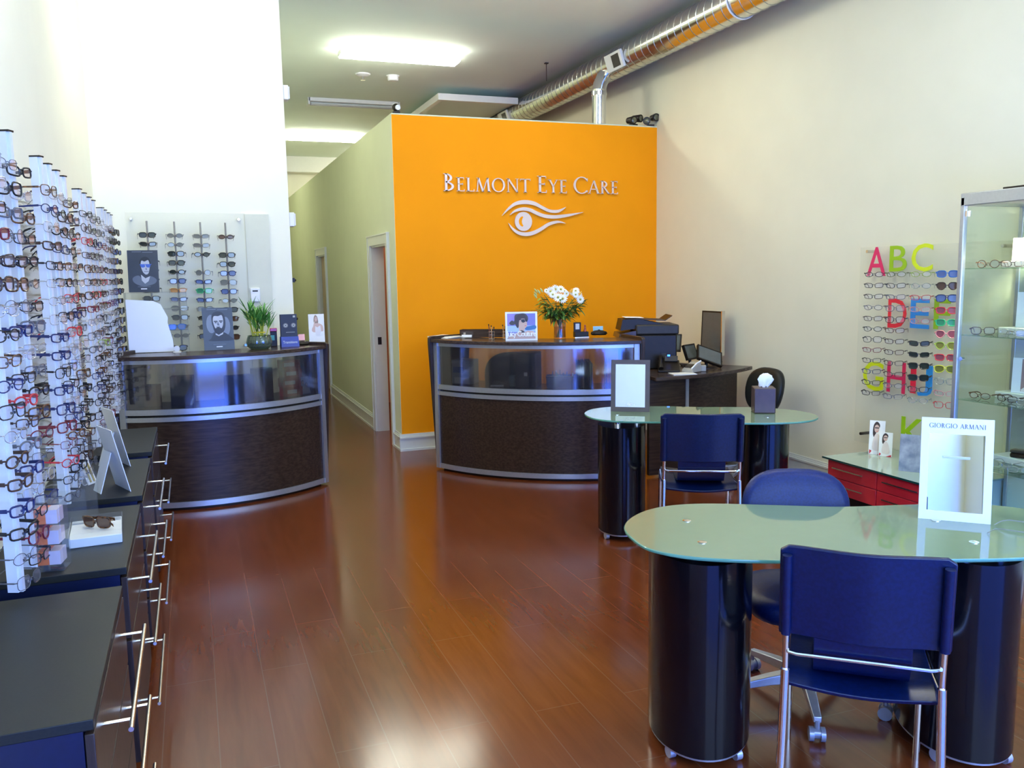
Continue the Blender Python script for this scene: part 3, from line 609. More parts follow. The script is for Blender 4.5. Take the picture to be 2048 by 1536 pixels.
# ================================================================ chrome and leather visitor chairs
def sling_chair(x, y, rz, label, top=0.87, hw=0.215):
    t = thing('visitor_chair', label, 'chair', (x, y, 0), rz)        # sitter faces +y, backrest at -y
    R_ = 0.0115; zb = 0.585; yb = -0.225
    def back(u, v):
        X = (u-0.5)*2*(hw+0.022); z = zb+(top-zb)*v
        cr = min(1, abs(X)/(hw+0.022)); yy = yb-0.03*(v)+0.006+0.016*math.cos(u*PI*2)-0.01
        if v > 0.85 and cr > 0.9: z -= 0.10*(cr-0.9)*(v-0.85)*10
        return (X, yy, z)
    br = obj('backrest', MB().sheet(back, 20, 8, 0.016), LEATH, t, bevel=0.004, ang=1.2, label='sheen-tinted black leather backrest')
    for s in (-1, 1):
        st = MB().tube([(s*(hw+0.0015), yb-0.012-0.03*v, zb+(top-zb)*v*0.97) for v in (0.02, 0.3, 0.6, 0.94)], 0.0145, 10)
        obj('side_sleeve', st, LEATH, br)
    # leather strip that hangs from the backrest to the seat
    def strip(u, v): 
        X = (u-0.5)*0.27; p = [(-0.232, zb+0.03), (-0.222, 0.54), (-0.170, 0.462), (-0.06, 0.442), (0.10, 0.440)]
        k = v*(len(p)-1); i = min(int(k), len(p)-2); f = k-i
        return (X, p[i][0]*(1-f)+p[i+1][0]*f, p[i][1]*(1-f)+p[i+1][1]*f)
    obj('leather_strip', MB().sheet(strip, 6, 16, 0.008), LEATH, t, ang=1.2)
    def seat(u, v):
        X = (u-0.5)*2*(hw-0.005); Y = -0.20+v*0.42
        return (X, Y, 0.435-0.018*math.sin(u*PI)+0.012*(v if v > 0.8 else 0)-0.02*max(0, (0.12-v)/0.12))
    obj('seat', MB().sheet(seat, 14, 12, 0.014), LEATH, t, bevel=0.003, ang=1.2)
    for s in (-1, 1):
        X = s*hw
        obj('back_post', MB().tube([(X, yb-0.04, top-0.03), (X, yb-0.012, zb), (X, yb, 0.50), (X, yb-0.005, 0.40)], R_*0.85, 10), CHROME, t)
        obj('leg', MB().tube([(X, yb-0.004, 0.475), (X*1.02, yb-0.02, 0.25), (X*1.05, yb-0.045, 0.0)], R_*1.15, 12), CHROME, t, label='chrome rear leg')
        obj('leg', MB().tube([(X*0.97, 0.20, 0.43), (X*0.98, 0.215, 0.20), (X*0.98, 0.225, 0.0)], R_, 12), CHROME, t, label='chrome front leg')
        obj('side_rail', MB().tube([(X, yb, 0.455), (X, 0.0, 0.425), (X*0.97, 0.20, 0.43)], R_*0.9, 10), CHROME, t)
    obj('cross_bar', MB().tube([(-hw, yb-0.003, 0.555), (-hw+0.006, yb-0.012, 0.535), (-hw+0.03, yb-0.014, 0.53), (hw-0.03, yb-0.014, 0.53), (hw-0.006, yb-0.012, 0.535), (hw, yb-0.003, 0.555)], 0.006, 8), CHROME, t)
    obj('cross_bar', MB().tube([(-hw*0.97, 0.20, 0.428), (hw*0.97, 0.20, 0.428)], 0.007, 8), CHROME, t)
    return t
sc1 = sling_chair(1.94, 2.06, math.radians(-40), 'near sheen-tinted black leather and chrome chair with its back to the camera')
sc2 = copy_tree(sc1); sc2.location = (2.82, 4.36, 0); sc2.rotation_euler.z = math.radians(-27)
sc2['label'] = 'far sheen-tinted black leather and chrome chair at the far glass table'

# ================================================================ left wall drawer cabinets
def base_cabinet(y0, y1, label):
    x0, x1 = XL+0.004, -0.25; L = y1-y0
    t = thing('drawer_cabinet', label, 'cabinet', (x0, y0, 0), 0, None)
    W = x1-x0
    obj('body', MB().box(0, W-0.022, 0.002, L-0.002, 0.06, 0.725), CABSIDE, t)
    obj('plinth', MB().box(0, W-0.05, 0.01, L-0.01, 0, 0.06), BLKP, t)
    obj('top', MB().box(0, W+0.0, 0, L, 0.725, 0.75), CABTOP, t, bevel=0.002)
    for z0, z1, hz, ha, hb in ((0.505, 0.715, 0.655, 0.10, 0.78), (0.285, 0.495, 0.43, 0.10, 0.78), (0.065, 0.275, 0.21, 0.10, 0.78)):
        d = obj('drawer', MB().box(W-0.020, W, 0.004, L-0.004, z0, z1), DWOODZ, t, bevel=0.002)
        ya, yb_ = 0.13*L, 0.87*L; xh = W+0.062
        h = MB().tube([(xh, ya, hz), (xh, yb_, hz)], 0.0062, 10)
        for yy in (ya+0.06*L, yb_-0.06*L): h.tube([(W-0.001, yy, hz), (xh, yy, hz)], 0.0045, 8)
        obj('handle', h, NICK, d, label='long satin bar handle')
    return t
cabs = [(1.93, 2.79, 'nearest black drawer cabinet against the left wall'), (2.97, 3.81, 'black drawer cabinet holding the boxed sunglasses and acrylic block, second from camera'),
        (3.97, 4.81, 'black drawer cabinet carrying the white easel cards, third from camera'), (4.99, 5.83, 'black drawer cabinet fourth from the camera, by the left display counter')]
for a, b, l in cabs: base_cabinet(a, b, l)

# ================================================================ red cabinet on the right wall
x1 = 4.03
t = thing('red_cabinet', 'low red drawer cabinet with glass top under the alphabet display', 'cabinet', (XR, 3.72, 0))
def rx(x): return x-XR
obj('body', MB().box(rx(x1)+0.02, -0.005, 0, 0.90, 0.16, 0.385), mat('white cabinet body', (0.72, 0.72, 0.68), 0.4, noise=0.01), t)
obj('plinth', MB().box(rx(x1)+0.09, -0.03, 0.05, 0.85, 0.0, 0.16), BLKP, t)
for a, b in ((0.455, 0.897), (0.003, 0.447)):
    for z0, z1 in ((0.275, 0.383), (0.165, 0.270)):
        d = obj('drawer', MB().box(rx(x1), rx(x1)+0.02, a, b, z0, z1), RED, t, bevel=0.0015)
        hy0, hy1 = a+0.10, b-0.06; zz = z1-0.042
        obj('handle', MB().box(rx(x1)-0.022, rx(x1)-0.014, hy0, hy1, zz-0.004, zz+0.004).box(rx(x1)-0.014, rx(x1), hy0+0.02, hy0+0.03, zz-0.003, zz+0.003).box(rx(x1)-0.014, rx(x1), hy1-0.03, hy1-0.02, zz-0.003, zz+0.003), NICK, d, smooth=False)
gm = MB().box(rx(x1)-0.02, -0.004, -0.02, 0.935, 0.392, 0.402)
obj('glass_top', gm, mat('pale green glass top', (0.34, 0.42, 0.36), 0.04, noise=0.01, spec=0.9), t)
obj('glass_edge', MB().box(rx(x1)-0.0215, rx(x1)-0.0201, -0.02, 0.935, 0.391, 0.403), mat('dark glass edge', (0.01, 0.05, 0.04), 0.1, noise=0.05), t)
obj('standoff', MB().lathe([(0.012, 0.385), (0.012, 0.392)], (rx(x1)+0.05, 0.1, 0)).lathe([(0.012, 0.385), (0.012, 0.392)], (rx(x1)+0.05, 0.8, 0)), NICK, t)

# ================================================================ lit glass display case at right
cy0, cy1, cx0, cx1, ch = 2.35, 3.70, 4.10, 4.585, 2.09
t = thing('display_case', 'tall lit glass display case with silver posts on the right wall', 'display case', (cx0, cy0, 0))
W, L = cx1-cx0, cy1-cy0
for x in (0, W-0.03):
    for y in (0, L-0.03): obj('post', MB().box(x, x+0.03, y, y+0.03, 0.1, ch-0.02), ALU, t, bevel=0.006)
obj('cap', MB().box(0, W, 0, L-0.0, ch-0.07, ch), ALU, t, bevel=0.004)
obj('base', MB().box(0, W, 0, L, 0.0, 0.14), mat('pale case base', (0.6, 0.6, 0.56), 0.4, noise=0.02), t, bevel=0.004)
obj('back_panel', MB().box(W-0.028, W-0.020, 0.03, L-0.03, 0.14, ch-0.07), mat('pale mirror back', (0.74, 0.78, 0.66), 0.12, 0.55, noise=0.01), t)
obj('mullion', MB().box(W-0.045, W-0.028, L-0.50, L-0.47, 0.14, ch-0.07), ALU, t)
obj('side_pane', MB().box(0.03, W-0.03, L-0.018, L-0.013, 0.14, ch-0.07), GLASS, t)
dr = obj('door_pane', MB().box(0.010, 0.015, 0.03, L-0.034, 0.15, ch-0.08), GLASS, t)
obj('hinge', MB().lathe([(0.014, 0), (0.014, 0.03)], (0.008, L-0.05, ch-0.13), 12), CHROME, dr)
obj('lock', MB().tube([(-0.008, L-0.06, 1.16), (0.012, L-0.06, 1.16)], 0.012, 12), CHROME, dr)
for z in (1.672, 1.297, 0.925, 0.552):
    obj('shelf', MB().box(0.02, W-0.03, 0.03, L-0.035, z-0.006, z), SHELFG, t)
for y in (0.55, 1.10):
    dl = obj('downlight', MB().lathe([(0.03, 0), (0.026, 0.012)], (W*0.5, y, ch-0.084), 16), mat('case lamp', (1, 1, 1), 0.5, emit=(1, 0.93, 0.74), estr=14, noise=0.001), t)
for yy in (cy0+0.55, cy0+1.10):
    l = bpy.data.lights.new('case_spot', 'SPOT'); l.energy = 75; l.color = (1, 0.92, 0.72); l.spot_size = 2.0; l.spot_blend = 0.6; l.shadow_soft_size = 0.03
    o = bpy.data.objects.new('case_spot', l); COL.objects.link(o); o.location = (cx0+W*0.5, yy, ch-0.09)
tag(obj('remote_control', MB().box(-0.03, 0.03, -0.09, 0.09, 0, 0.018), BLKP, bevel=0.003, loc=(4.22, 3.42, ch+0.0005)), 'thin black item lying on top of the display case', 'object')
# ================================================================ eyewear
def P_(name, c, rough=0.25, **k): return mat(name, c, rough, noise=k.pop('noise', 0.08), nscale=60, **k)
FR = {  # colour words -> frame material
 'black': P_('black acetate', (0.012, 0.011, 0.012)), 'dark brown': P_('brown acetate', (0.055, 0.028, 0.018)),
 'tortoise': mat('tortoise acetate', (0.20, 0.085, 0.03), 0.2, color2=(0.02, 0.01, 0.007), nscale=90), 'burgundy': P_('burgundy acetate', (0.16, 0.012, 0.025)),
 'navy blue': P_('navy acetate', (0.012, 0.022, 0.10)), 'silver': P_('silver wire', (0.55, 0.55, 0.56), 0.25, metal=0.9), 'gunmetal': P_('gunmetal wire', (0.16, 0.16, 0.17), 0.3, metal=0.8),
 'red': P_('red acetate', (0.55, 0.03, 0.04)), 'purple': P_('plum acetate', (0.12, 0.04, 0.14)), 'olive green': P_('olive acetate', (0.12, 0.14, 0.03)),
 'amber': P_('amber acetate', (0.42, 0.19, 0.06)), 'grey': P_('grey acetate', (0.13, 0.13, 0.14)), 'pale crystal': clear('pale crystal plastic', (0.85, 0.83, 0.80), 0.06, 0.35, (0.7, 0.66, 0.62)),
 'pink': P_('pink acetate', (0.62, 0.25, 0.25)), 'blue': P_('bright blue acetate', (0.03, 0.16, 0.50)), 'green': P_('bright green acetate', (0.02, 0.42, 0.16)), 'yellow': P_('yellow acetate', (0.55, 0.55, 0.05)),
 'lime': P_('lime acetate', (0.30, 0.42, 0.06)), 'clear grey': clear('clear grey plastic', (0.7, 0.75, 0.72), 0.06, 0.3, (0.5, 0.55, 0.52))}
LENS = clear('demo lens', (0.985, 0.98, 0.985), 0.03, 0.04, (0.9, 0.85, 0.88), 0.05)
SLENS = {'dark': mat('dark sun lens', (0.03, 0.04, 0.035), 0.06, noise=0.05, spec=0.8), 'brown': mat('brown sun lens', (0.10, 0.05, 0.03), 0.06, noise=0.05, spec=0.8),
 'blue': mat('blue sun lens', (0.10, 0.16, 0.36), 0.06, noise=0.05, spec=0.8), 'green': mat('green sun lens', (0.02, 0.20, 0.11), 0.06, noise=0.05, spec=0.8), 'grey': mat('grey sun lens', (0.13, 0.14, 0.13), 0.08, noise=0.05, spec=0.8),
 'rose': mat('rose sun lens', (0.22, 0.06, 0.09), 0.06, noise=0.05), 'amber': mat('amber sun lens', (0.45, 0.24, 0.10), 0.06, noise=0.05), 'olive': mat('olive sun lens', (0.17, 0.17, 0.04), 0.06, noise=0.05)}
def outline(kind, s):
    """lens outline for the side s (-1, 1): x outward from the bridge"""
    o = []
    for i in range(16):
        a = 2*PI*i/16; c, d = math.cos(a), math.sin(a)
        if kind == 'rectangular': x, z = 0.0255*math.copysign(abs(c)**0.55, c), 0.0155*math.copysign(abs(d)**0.6, d); z += 0.002*(x/0.025)
        elif kind == 'oval': x, z = 0.0245*c, 0.0165*d
        elif kind == 'round': x, z = 0.0225*c, 0.0215*d
        elif kind == 'square': x, z = 0.0260*math.copysign(abs(c)**0.6, c), 0.0200*math.copysign(abs(d)**0.65, d); x *= 1+0.06*d
        elif kind == 'cat eye': x, z = 0.0265*math.copysign(abs(c)**0.7, c), 0.0175*math.copysign(abs(d)**0.8, d); z += 0.005*max(0, c)*(d > -0.2)
        elif kind == 'aviator': x, z = 0.0285*math.copysign(abs(c)**0.75, c), 0.0225*math.copysign(abs(d)**0.8, d); x *= 1+0.10*d; z += -0.003*(1 if d < 0 else 0)*c
        elif kind == 'heart': x, z = 0.026*math.copysign(abs(c)**0.8, c)*(1+0.35*d if d < 0 else 1), 0.023*d+(0.003*abs(c) if d > 0 else 0)
        o.append((s*(x+0.0335), z))
    return o
MESHES = {}
def eye_meshes(kind, fat, sun):
    key = (kind, fat, sun)
    if key in MESHES: return MESHES[key]
    rr = {'thin': 0.0011, 'mid': 0.0020, 'thick': 0.0030}[fat]
    fm = MB(); lm = []
    for s in (-1, 1):
        o = outline(kind, s)
        fm.tube([(x, 0.004*(abs(x)/0.06)**2*2, z) for x, z in o], rr, 6, closed=True)
        l = MB(); oo = o if s > 0 else o[::-1]
        l.plate([(x*1.0, z) for x, z in oo], 0.0022, 0.0036); l.v = [(x, y+0.004*(abs(x)/0.06)**2*2-0.002, z) for x, y, z in l.v]
        lm.append(mesh('lens', l, LENS))
        ex = 0.0335+0.0255; fm.tube([(s*ex, 0.007, 0.008), (s*(ex+0.006), 0.009, 0.009), (s*(ex+0.008), 0.014, 0.009)], max(rr, 0.0016), 6)
    bz = 0.004
    fm.tube([(-0.0095, 0, bz), (0, -0.001, bz+0.0025), (0.0095, 0, bz)], rr*0.95, 6)
    if kind == 'aviator': fm.tube([(-0.012, 0, 0.016), (0, -0.001, 0.017), (0.012, 0, 0.016)], rr*0.8, 6)
    for s in (-1, 1): fm.ball((s*0.008, 0.006, -0.005), 0.003, 5, 1.5)
    tm = []
    for s in (-1, 1):
        m = MB(); th = {'thin': 0.0022, 'mid': 0.0040, 'thick': 0.0060}[fat]
        P = [(0.067, 0.012, 0.009, th), (0.0675, 0.05, 0.009, th*0.85), (0.066, 0.095, 0.0085, th*0.7), (0.0625, 0.118, 0.002, th*0.7), (0.060, 0.140, -0.016, th*0.8)]
        vs = []
        for x, y, z, h in P: vs += [(s*x-0.001, y, z-h), (s*x+0.001, y, z-h), (s*x+0.001, y, z+h), (s*x-0.001, y, z+h)]
        fs = [(0, 1, 2, 3), (16, 19, 18, 17)]+[(q*4+j, q*4+4+j, q*4+4+(j+1) % 4, q*4+(j+1) % 4) for q in range(4) for j in range(4)]
        m.add(vs, fs); tm.append(mesh('temple', m, FR['black']))
    MESHES[key] = (mesh('eyeglasses', fm, FR['black']), lm, tm); return MESHES[key]
def eyewear(kind, fat, color, lens, label, loc, rz, group, name='eyeglasses', parts=True, tilt=0, temples=None):
    fm, lm, tm = eye_meshes(kind, fat, lens is not None)
    def ob(n, me, m, par=None):
        o = bpy.data.objects.new(n, me); COL.objects.link(o)
        o.material_slots[0].link = 'OBJECT'; o.material_slots[0].material = m
        if par: o.parent = par
        return o
    r = ob(name, fm, FR[color]); r.location = loc; r.rotation_euler = (tilt, 0, rz)
    tag(r, label, 'glasses' if lens is None else 'sunglasses', group)
    for l in lm: ob('lens', l, SLENS[lens] if lens else LENS, r)
    for t_ in tm: ob('temple', t_, FR[temples or color], r)
    return r

def fold(r):
    for ch, s in zip([c for c in r.children if c.name.startswith('temple')], (-1, 1)):
        h = Vector((s*0.067, 0.014, 0)); a = s*math.radians(84); R = Matrix.Rotation(a, 3, 'Z'); ch.location = h-R@h+Vector((0, 0.004*(s+1), 0)); ch.rotation_euler = (0, 0, a)
    return r
# ---------------------------------------------------------------- white rails of frames along the left wall
RA = math.radians(67)      # frames look towards the room and a little towards the entrance
FWD = Vector((math.sin(RA), -math.cos(RA), 0))       # facing direction of local -y after the turn
rail_y = [2.77, 2.99, 3.21, 3.82, 4.05, 4.28, 4.50, 5.10, 5.33, 5.58, 5.80, 6.36, 6.57, 6.83, 7.04]
groups4 = [(2.70, 3.28), (3.74, 4.58), (5.02, 5.88), (6.28, 7.12)]
gn = ['nearest', 'second', 'third', 'farthest']
for (a, b), nm in zip(groups4, gn):
    t = thing('acrylic_backboard', nm+' clear acrylic board holding white frame rails on the left wall', 'display board', (XL, a, 0))
    obj('board', MB().box(0.030, 0.036, 0, b-a, 0.86, 2.06), ACRYL, t, smooth=False)
    for yy in (0.02, b-a-0.02):
        for zz in (0.92, 2.0): obj('standoff', MB().tube([(0.0, yy, zz), (0.055, yy, zz)], 0.009, 10), CHROME, t)
cols_main = ['black']*15+['dark brown']*7+['tortoise']*4+['gunmetal']*6+['silver']*5+['burgundy']*2+['navy blue']*3+['grey']*3+['pale crystal']*4+['purple']+['red']
cols_main = [c if c != 'brown2' else 'dark brown' for c in cols_main]
kinds = ['rectangular']*5+['oval']*3+['square']*3+['round', 'cat eye']
railm = MB()
NR = 18; DZ_ = 0.0715; ZT = 2.035
def rail_mesh():
    m = MB(); m.box(-0.014, 0.014, -0.008, 0.024, 0.78, 2.16); m.box(-0.006, 0.006, -0.017, -0.008, 0.78, 2.16); m.box(-0.012, 0.012, 0.026, 0.06, 1.0, 1.02).box(-0.012, 0.012, 0.026, 0.06, 1.9, 1.92)
    return mesh('display_rail', m, RAILM, smooth=False)
def peg_mesh():
    m = MB()
    for k in range(NR):
        z = ZT-k*DZ_; m.tube([(0, -0.017, z-0.002), (0, -0.036, z+0.001)], 0.0022, 6).box(-0.012, 0.012, -0.0385, -0.036, z-0.002, z+0.002)
    return mesh('pegs', m, ACRYL)
cap_me = mesh('end_cap', MB().box(-0.0145, 0.0145, -0.0175, 0.0245, 2.16, 2.166), BLKP)
rm, pm_ = rail_mesh(), peg_mesh()
RX = -0.525
for i, y in enumerate(rail_y):
    t = bpy.data.objects.new('display_rail', rm); COL.objects.link(t); t.location = (RX, y, 0); t.rotation_euler = (0, 0, RA)
    tag(t, ORD[i]+' white upright frame rail from the camera along the left wall', 'display rail', 'white frame rails on the left wall')
    for n_, me in (('end_cap', cap_me), ('peg_strip', pm_)):
        o = bpy.data.objects.new(n_, me); COL.objects.link(o); o.parent = t
    sunrail = i >= 13
    for k in range(NR):
        z = ZT-k*DZ_; random.seed(i*100+k)
        kd = random.choice(kinds); c = random.choice(cols_main); ft = 'thin' if c in ('silver', 'gunmetal') else random.choice(['mid', 'mid', 'thick'])
        ln = None
        if i == 7 and k == 2: c = 'red'
        if i == 8 and k == 6: c = 'red'
        if i == 3 and k in (8, 9, 11, 12): c, ft = 'navy blue', 'thick'
        if i == 9 and k == 10: c = 'lime'
        if i in (3, 5) and k >= 13 and random.random() < 0.6: c = random.choice(['burgundy', 'red', 'burgundy'])
        if sunrail: ln = random.choice(['dark', 'dark', 'dark', 'brown', 'blue', 'grey']); c = random.choice(['black', 'black', 'tortoise', 'dark brown']); kd = random.choice(['square', 'aviator', 'rectangular', 'oval']); ft = 'thick'
        p = Vector((RX, y, z)) + FWD*0.0395 + Vector((0, 0, -0.003))
        p += Vector((random.uniform(-.003, .003), random.uniform(-.006, .006), random.uniform(-.003, .003)))
        word = 'sunglasses' if ln else kd+' eyeglasses'
        eyewear(kd, ft, c, ln, f'{c} {word}, {ORD[k]} from top on the {ORD[i]} white rail from camera', p, RA+random.uniform(-.08, .08),
                'frames on the white rails' if not ln else 'sunglasses on the last white rails', 'sunglasses' if ln else 'eyeglasses', tilt=random.uniform(-0.05, 0.05))

# ---------------------------------------------------------------- sunglasses board on the facing white wall
YS = 7.50
t = thing('sunglasses_board', 'pale acrylic board with four grey rods on the white facing wall', 'display board', (0, YF, 0))
pl, pr_ = atY(250, 425, 7.6), atY(489, 427, 7.6); zb_ = 1.0
obj('board', MB().box(pl.x, pr_.x, -0.055, -0.049, zb_, pl.z), FROST, t, smooth=False)
for x in (pl.x+0.04, pr_.x-0.05):
    for z in (pl.z-0.05, zb_+0.12): obj('standoff', MB().tube([(x, 0, z), (x, -0.07, z)], 0.010, 12), CHROME, t)
SR = [[('square','dark'),('rectangular','dark')]+[('square','dark')]*10,
      [('oval','grey'),('oval','grey'),('square','dark'),('square','dark'),('oval','dark'),('square','blue'),('rectangular','amber'),('rectangular','blue'),('aviator','grey'),('square','dark'),('oval','grey'),('oval','grey')],
      [('rectangular','grey'),('rectangular','grey'),('oval','dark'),None,('round','grey'),('rectangular','blue'),('square','green'),('rectangular','blue'),('square','grey'),('oval','dark'),('round','grey'),('square','dark')],
      [('oval','brown'),None,('square','dark'),('square','dark'),('square','blue'),('aviator','grey'),('square','blue'),('oval','grey'),('square','dark'),('square','brown'),('oval','dark'),('aviator','brown')]]
FRC = {'dark': 'black', 'grey': 'gunmetal', 'blue': 'navy blue', 'amber': 'amber', 'green': 'green', 'brown': 'dark brown'}
for ci, px0 in enumerate((293, 348, 400, 450)):
    top = atY(px0, 442+ci*1.2, YS+0.025)
    rod = obj('display_rod', MB().tube([(0, 0, 1.02), (0, 0, top.z)], 0.0075, 8), mat('grey rod', (0.33, 0.32, 0.30), 0.3, 0.6, noise=0.03))
    rod.location = (top.x, YS+0.022, 0); tag(rod, f'{ORD[ci]} thin grey rod from the left on the sunglasses board', 'display rod', 'grey rods on the sunglasses board')
    for k, s in enumerate(SR[ci]):
        if not s: continue
        zz = atY(px0+5, 470+ci*1.3+k*18.2, YS).z
        random.seed(900+ci*20+k)
        dk = s[1] if s[1] in ('grey',) else s[1]
        eyewear(s[0], 'mid' if s[1] == 'grey' else 'thick', FRC[s[1]], s[1], f'{s[1]}-lensed {s[0]} sunglasses, {ORD[k]} from top, {ORD[ci]} rod of facing wall', Vector((top.x, YS-0.008, zz)), random.uniform(-0.12, 0.16),
                'sunglasses on the facing wall board', 'sunglasses', tilt=-0.04)
# cream strip and wall phone beside the board
a_, b_ = atY(489, 428, 7.62), atY(541, 700, 7.62)
tag(obj('wall_strip', MB().box(a_.x, atY(537, 430, 7.62).x, YF-0.022, YF-0.001, 0.9, a_.z), mat('cream strip paint', (0.66, 0.67, 0.55), 0.6, noise=0.01), smooth=False), 'flat cream upright panel beside the sunglasses board', 'panel')
ph = atY(511, 590, 7.6)
t = thing('thermostat', 'small white control unit on the cream panel behind the bamboo', 'thermostat', (ph.x, YF-0.022, ph.z))
obj('housing', MB().box(-0.04, 0.04, -0.02, 0, -0.06, 0.06), WHITE, t, bevel=0.005); obj('display', MB().box(-0.022, 0.022, -0.021, -0.0201, 0.028, 0.04), DGREY, t); obj('lower_cover', MB().box(-0.034, 0.034, -0.024, -0.0201, -0.052, -0.005), WHITE, t)

# ---------------------------------------------------------------- alphabet board on the right wall
t = thing('alphabet_board', 'pale acrylic board with big coloured letters on the cream right wall', 'display board', (XR, 4.95, 0), -PI/2)
# local: +x runs towards the entrance, -y sticks into the room
BW = 4.95-3.72
obj('board', MB().box(0, BW, -0.066, -0.060, 0.415, 1.83), FROST, t, smooth=False)
for x, z in ((0.08, 1.80), (0.08, 0.48), (BW-0.06, 1.80)): obj('standoff', MB().tube([(x, 0, z), (x, -0.085, z)], 0.011, 12), NICK if z > 1 else BLKP, t)
LC_ = {'A': (0.72, 0.02, 0.12), 'B': (0.30, 0.50, 0.01), 'C': (0.68, 0.80, 0.02), 'D': (0.85, 0.03, 0.05), 'E': (0.03, 0.27, 0.72), 'F': (0.30, 0.52, 0.02), 'G': (0.68, 0.78, 0.01), 'H': (0.72, 0.02, 0.10), 'I': (0.80, 0.02, 0.06), 'J': (0.02, 0.27, 0.72), 'K': (0.30, 0.52, 0.01)}
for ch, px0, px1, pyt, pyb in (('A',1735,1773,495,552),('B',1780,1815,492,543),('C',1824,1867,488,543),('D',1777,1814,597,655),('E',1822,1860,597,656),('F',1869,1902,598,658),('G',1727,1768,720,778),('H',1775,1812,722,783),('I',1822,1833,728,786),('J',1836,1866,729,791),('K',1803,1850,832,890)):
    a = atX(px0, pyt, XR-0.07); b = atX(px1, pyt, XR-0.07); c = atX(px0, pyb, XR-0.07)
    me = text_mesh(ch, 1.0, 0.0015, 'LEFT', bold=0.004)
    xs = [v.co.x for v in me.vertices]; zs = [v.co.z for v in me.vertices]; w0, h0 = max(xs)-min(xs), max(zs)-min(zs)
    W = a.y-b.y; Hh = a.z-c.z; x0 = min(xs); z0 = min(zs)
    for v in me.vertices: v.co = ((v.co.x-x0)/w0*W, v.co.y, (v.co.z-z0)/h0*Hh)
    me.name = 'letter'; me.materials.clear(); me.materials.append(mat('letter paint '+ch, LC_[ch], 0.4, noise=0.01))
    o = bpy.data.objects.new('letter', me); COL.objects.link(o); o.parent = t; o.location = (4.95-a.y, -0.0685, c.z)
    cn = {'A': 'magenta', 'B': 'olive green', 'C': 'yellow', 'D': 'red', 'E': 'blue', 'F': 'olive green', 'G': 'yellow', 'H': 'magenta', 'I': 'red', 'J': 'blue', 'K': 'green'}[ch]
    o['label'] = f'{cn} letter {ch}'
WR = math.radians(-55.5)
ALR = [  # four columns per row: (kind, colour, lens)
 [('oval','black',None),('oval','olive green',None),('oval','lime',None),('square','blue','blue')],
 [('rectangular','black',None),('rectangular','black',None),('oval','clear grey',None),('heart','dark brown','brown')],
 [('rectangular','black',None),('rectangular','grey',None),('rectangular','red',None),('aviator','navy blue','blue')],
 [('oval','grey',None),('square','grey',None),('rectangular','pink',None),('square','red','rose')],
 [('rectangular','dark brown',None),('square','black',None),('oval','pink',None),('square','green','green')],
 [('oval','black',None),('rectangular','tortoise',None),None,('heart','pink','rose')],
 [('square','black',None),('rectangular','dark brown',None),('rectangular','black','dark'),('heart','lime','olive')],
 [('rectangular','burgundy',None),('rectangular','dark brown',None),('rectangular','black','dark'),('square','red','rose')],
 [('rectangular','black',None),('rectangular','black',None),('square','black','dark'),('aviator','yellow','olive')],
 [('rectangular','navy blue',None),('rectangular','black',None),('square','black','dark'),('square','clear grey',None)],
 [('rectangular','black',None),('oval','grey',None),('cat eye','black',None),('rectangular','pink',None)],
 [('rectangular','black',None),('rectangular','grey',None),('oval','clear grey',None),('square','red',None)]]
rowpx = [547, 569, 591, 613, 635, 656, 677, 698, 719, 741, 763, 784]
XG = XR-0.20
cpx = [1748, 1792, 1842, 1895]
cpy = [[549-547, 545-547, 544-547, 543-547], 0]
for ri, row in enumerate(ALR):
    for ci, s in enumerate(row):
        if not s: continue
        slope = (-0.028+0.0178*ri)         # image rows tilt because the wall recedes
        py = rowpx[ri]+2+slope*(cpx[ci]-1748)*1.0
        q = atX(cpx[ci]-ri*0.6, py, XG); q0 = atX(cpx[0]-ri*0.6, rowpx[ri]+2, XG)
        kd, c, ln = s
        word = 'sunglasses' if ln else 'eyeglasses'
        eyewear(kd, 'mid' if not ln else 'thick', c, ln, f'{c} {kd} {word}, {ORD[ri]} row and {ORD[ci]} column of the alphabet board', Vector((XG, q.y, q0.z)), WR,
                'glasses on the alphabet board', word, tilt=0)
        # clear arm holding the pair
for ci in range(4):
    yy = atX(cpx[ci]-3, 650, XG).y+0.01
    m = MB()
    for ri in range(12):
        if ALR[ri][ci]: z = atX(cpx[0], rowpx[ri]+2, XG).z; m.box(XG+0.004, XR-0.066, yy-0.004, yy+0.004, z+0.000, z+0.003)
    t_ = thing('clear_holder', f'clear column of small arms holding glasses, {ORD[ci]} column of alphabet board', 'holder', (0, 0, 0), 0, 'clear arms on the alphabet board')
    obj('bracket_arms', m, ACRYL, t_)
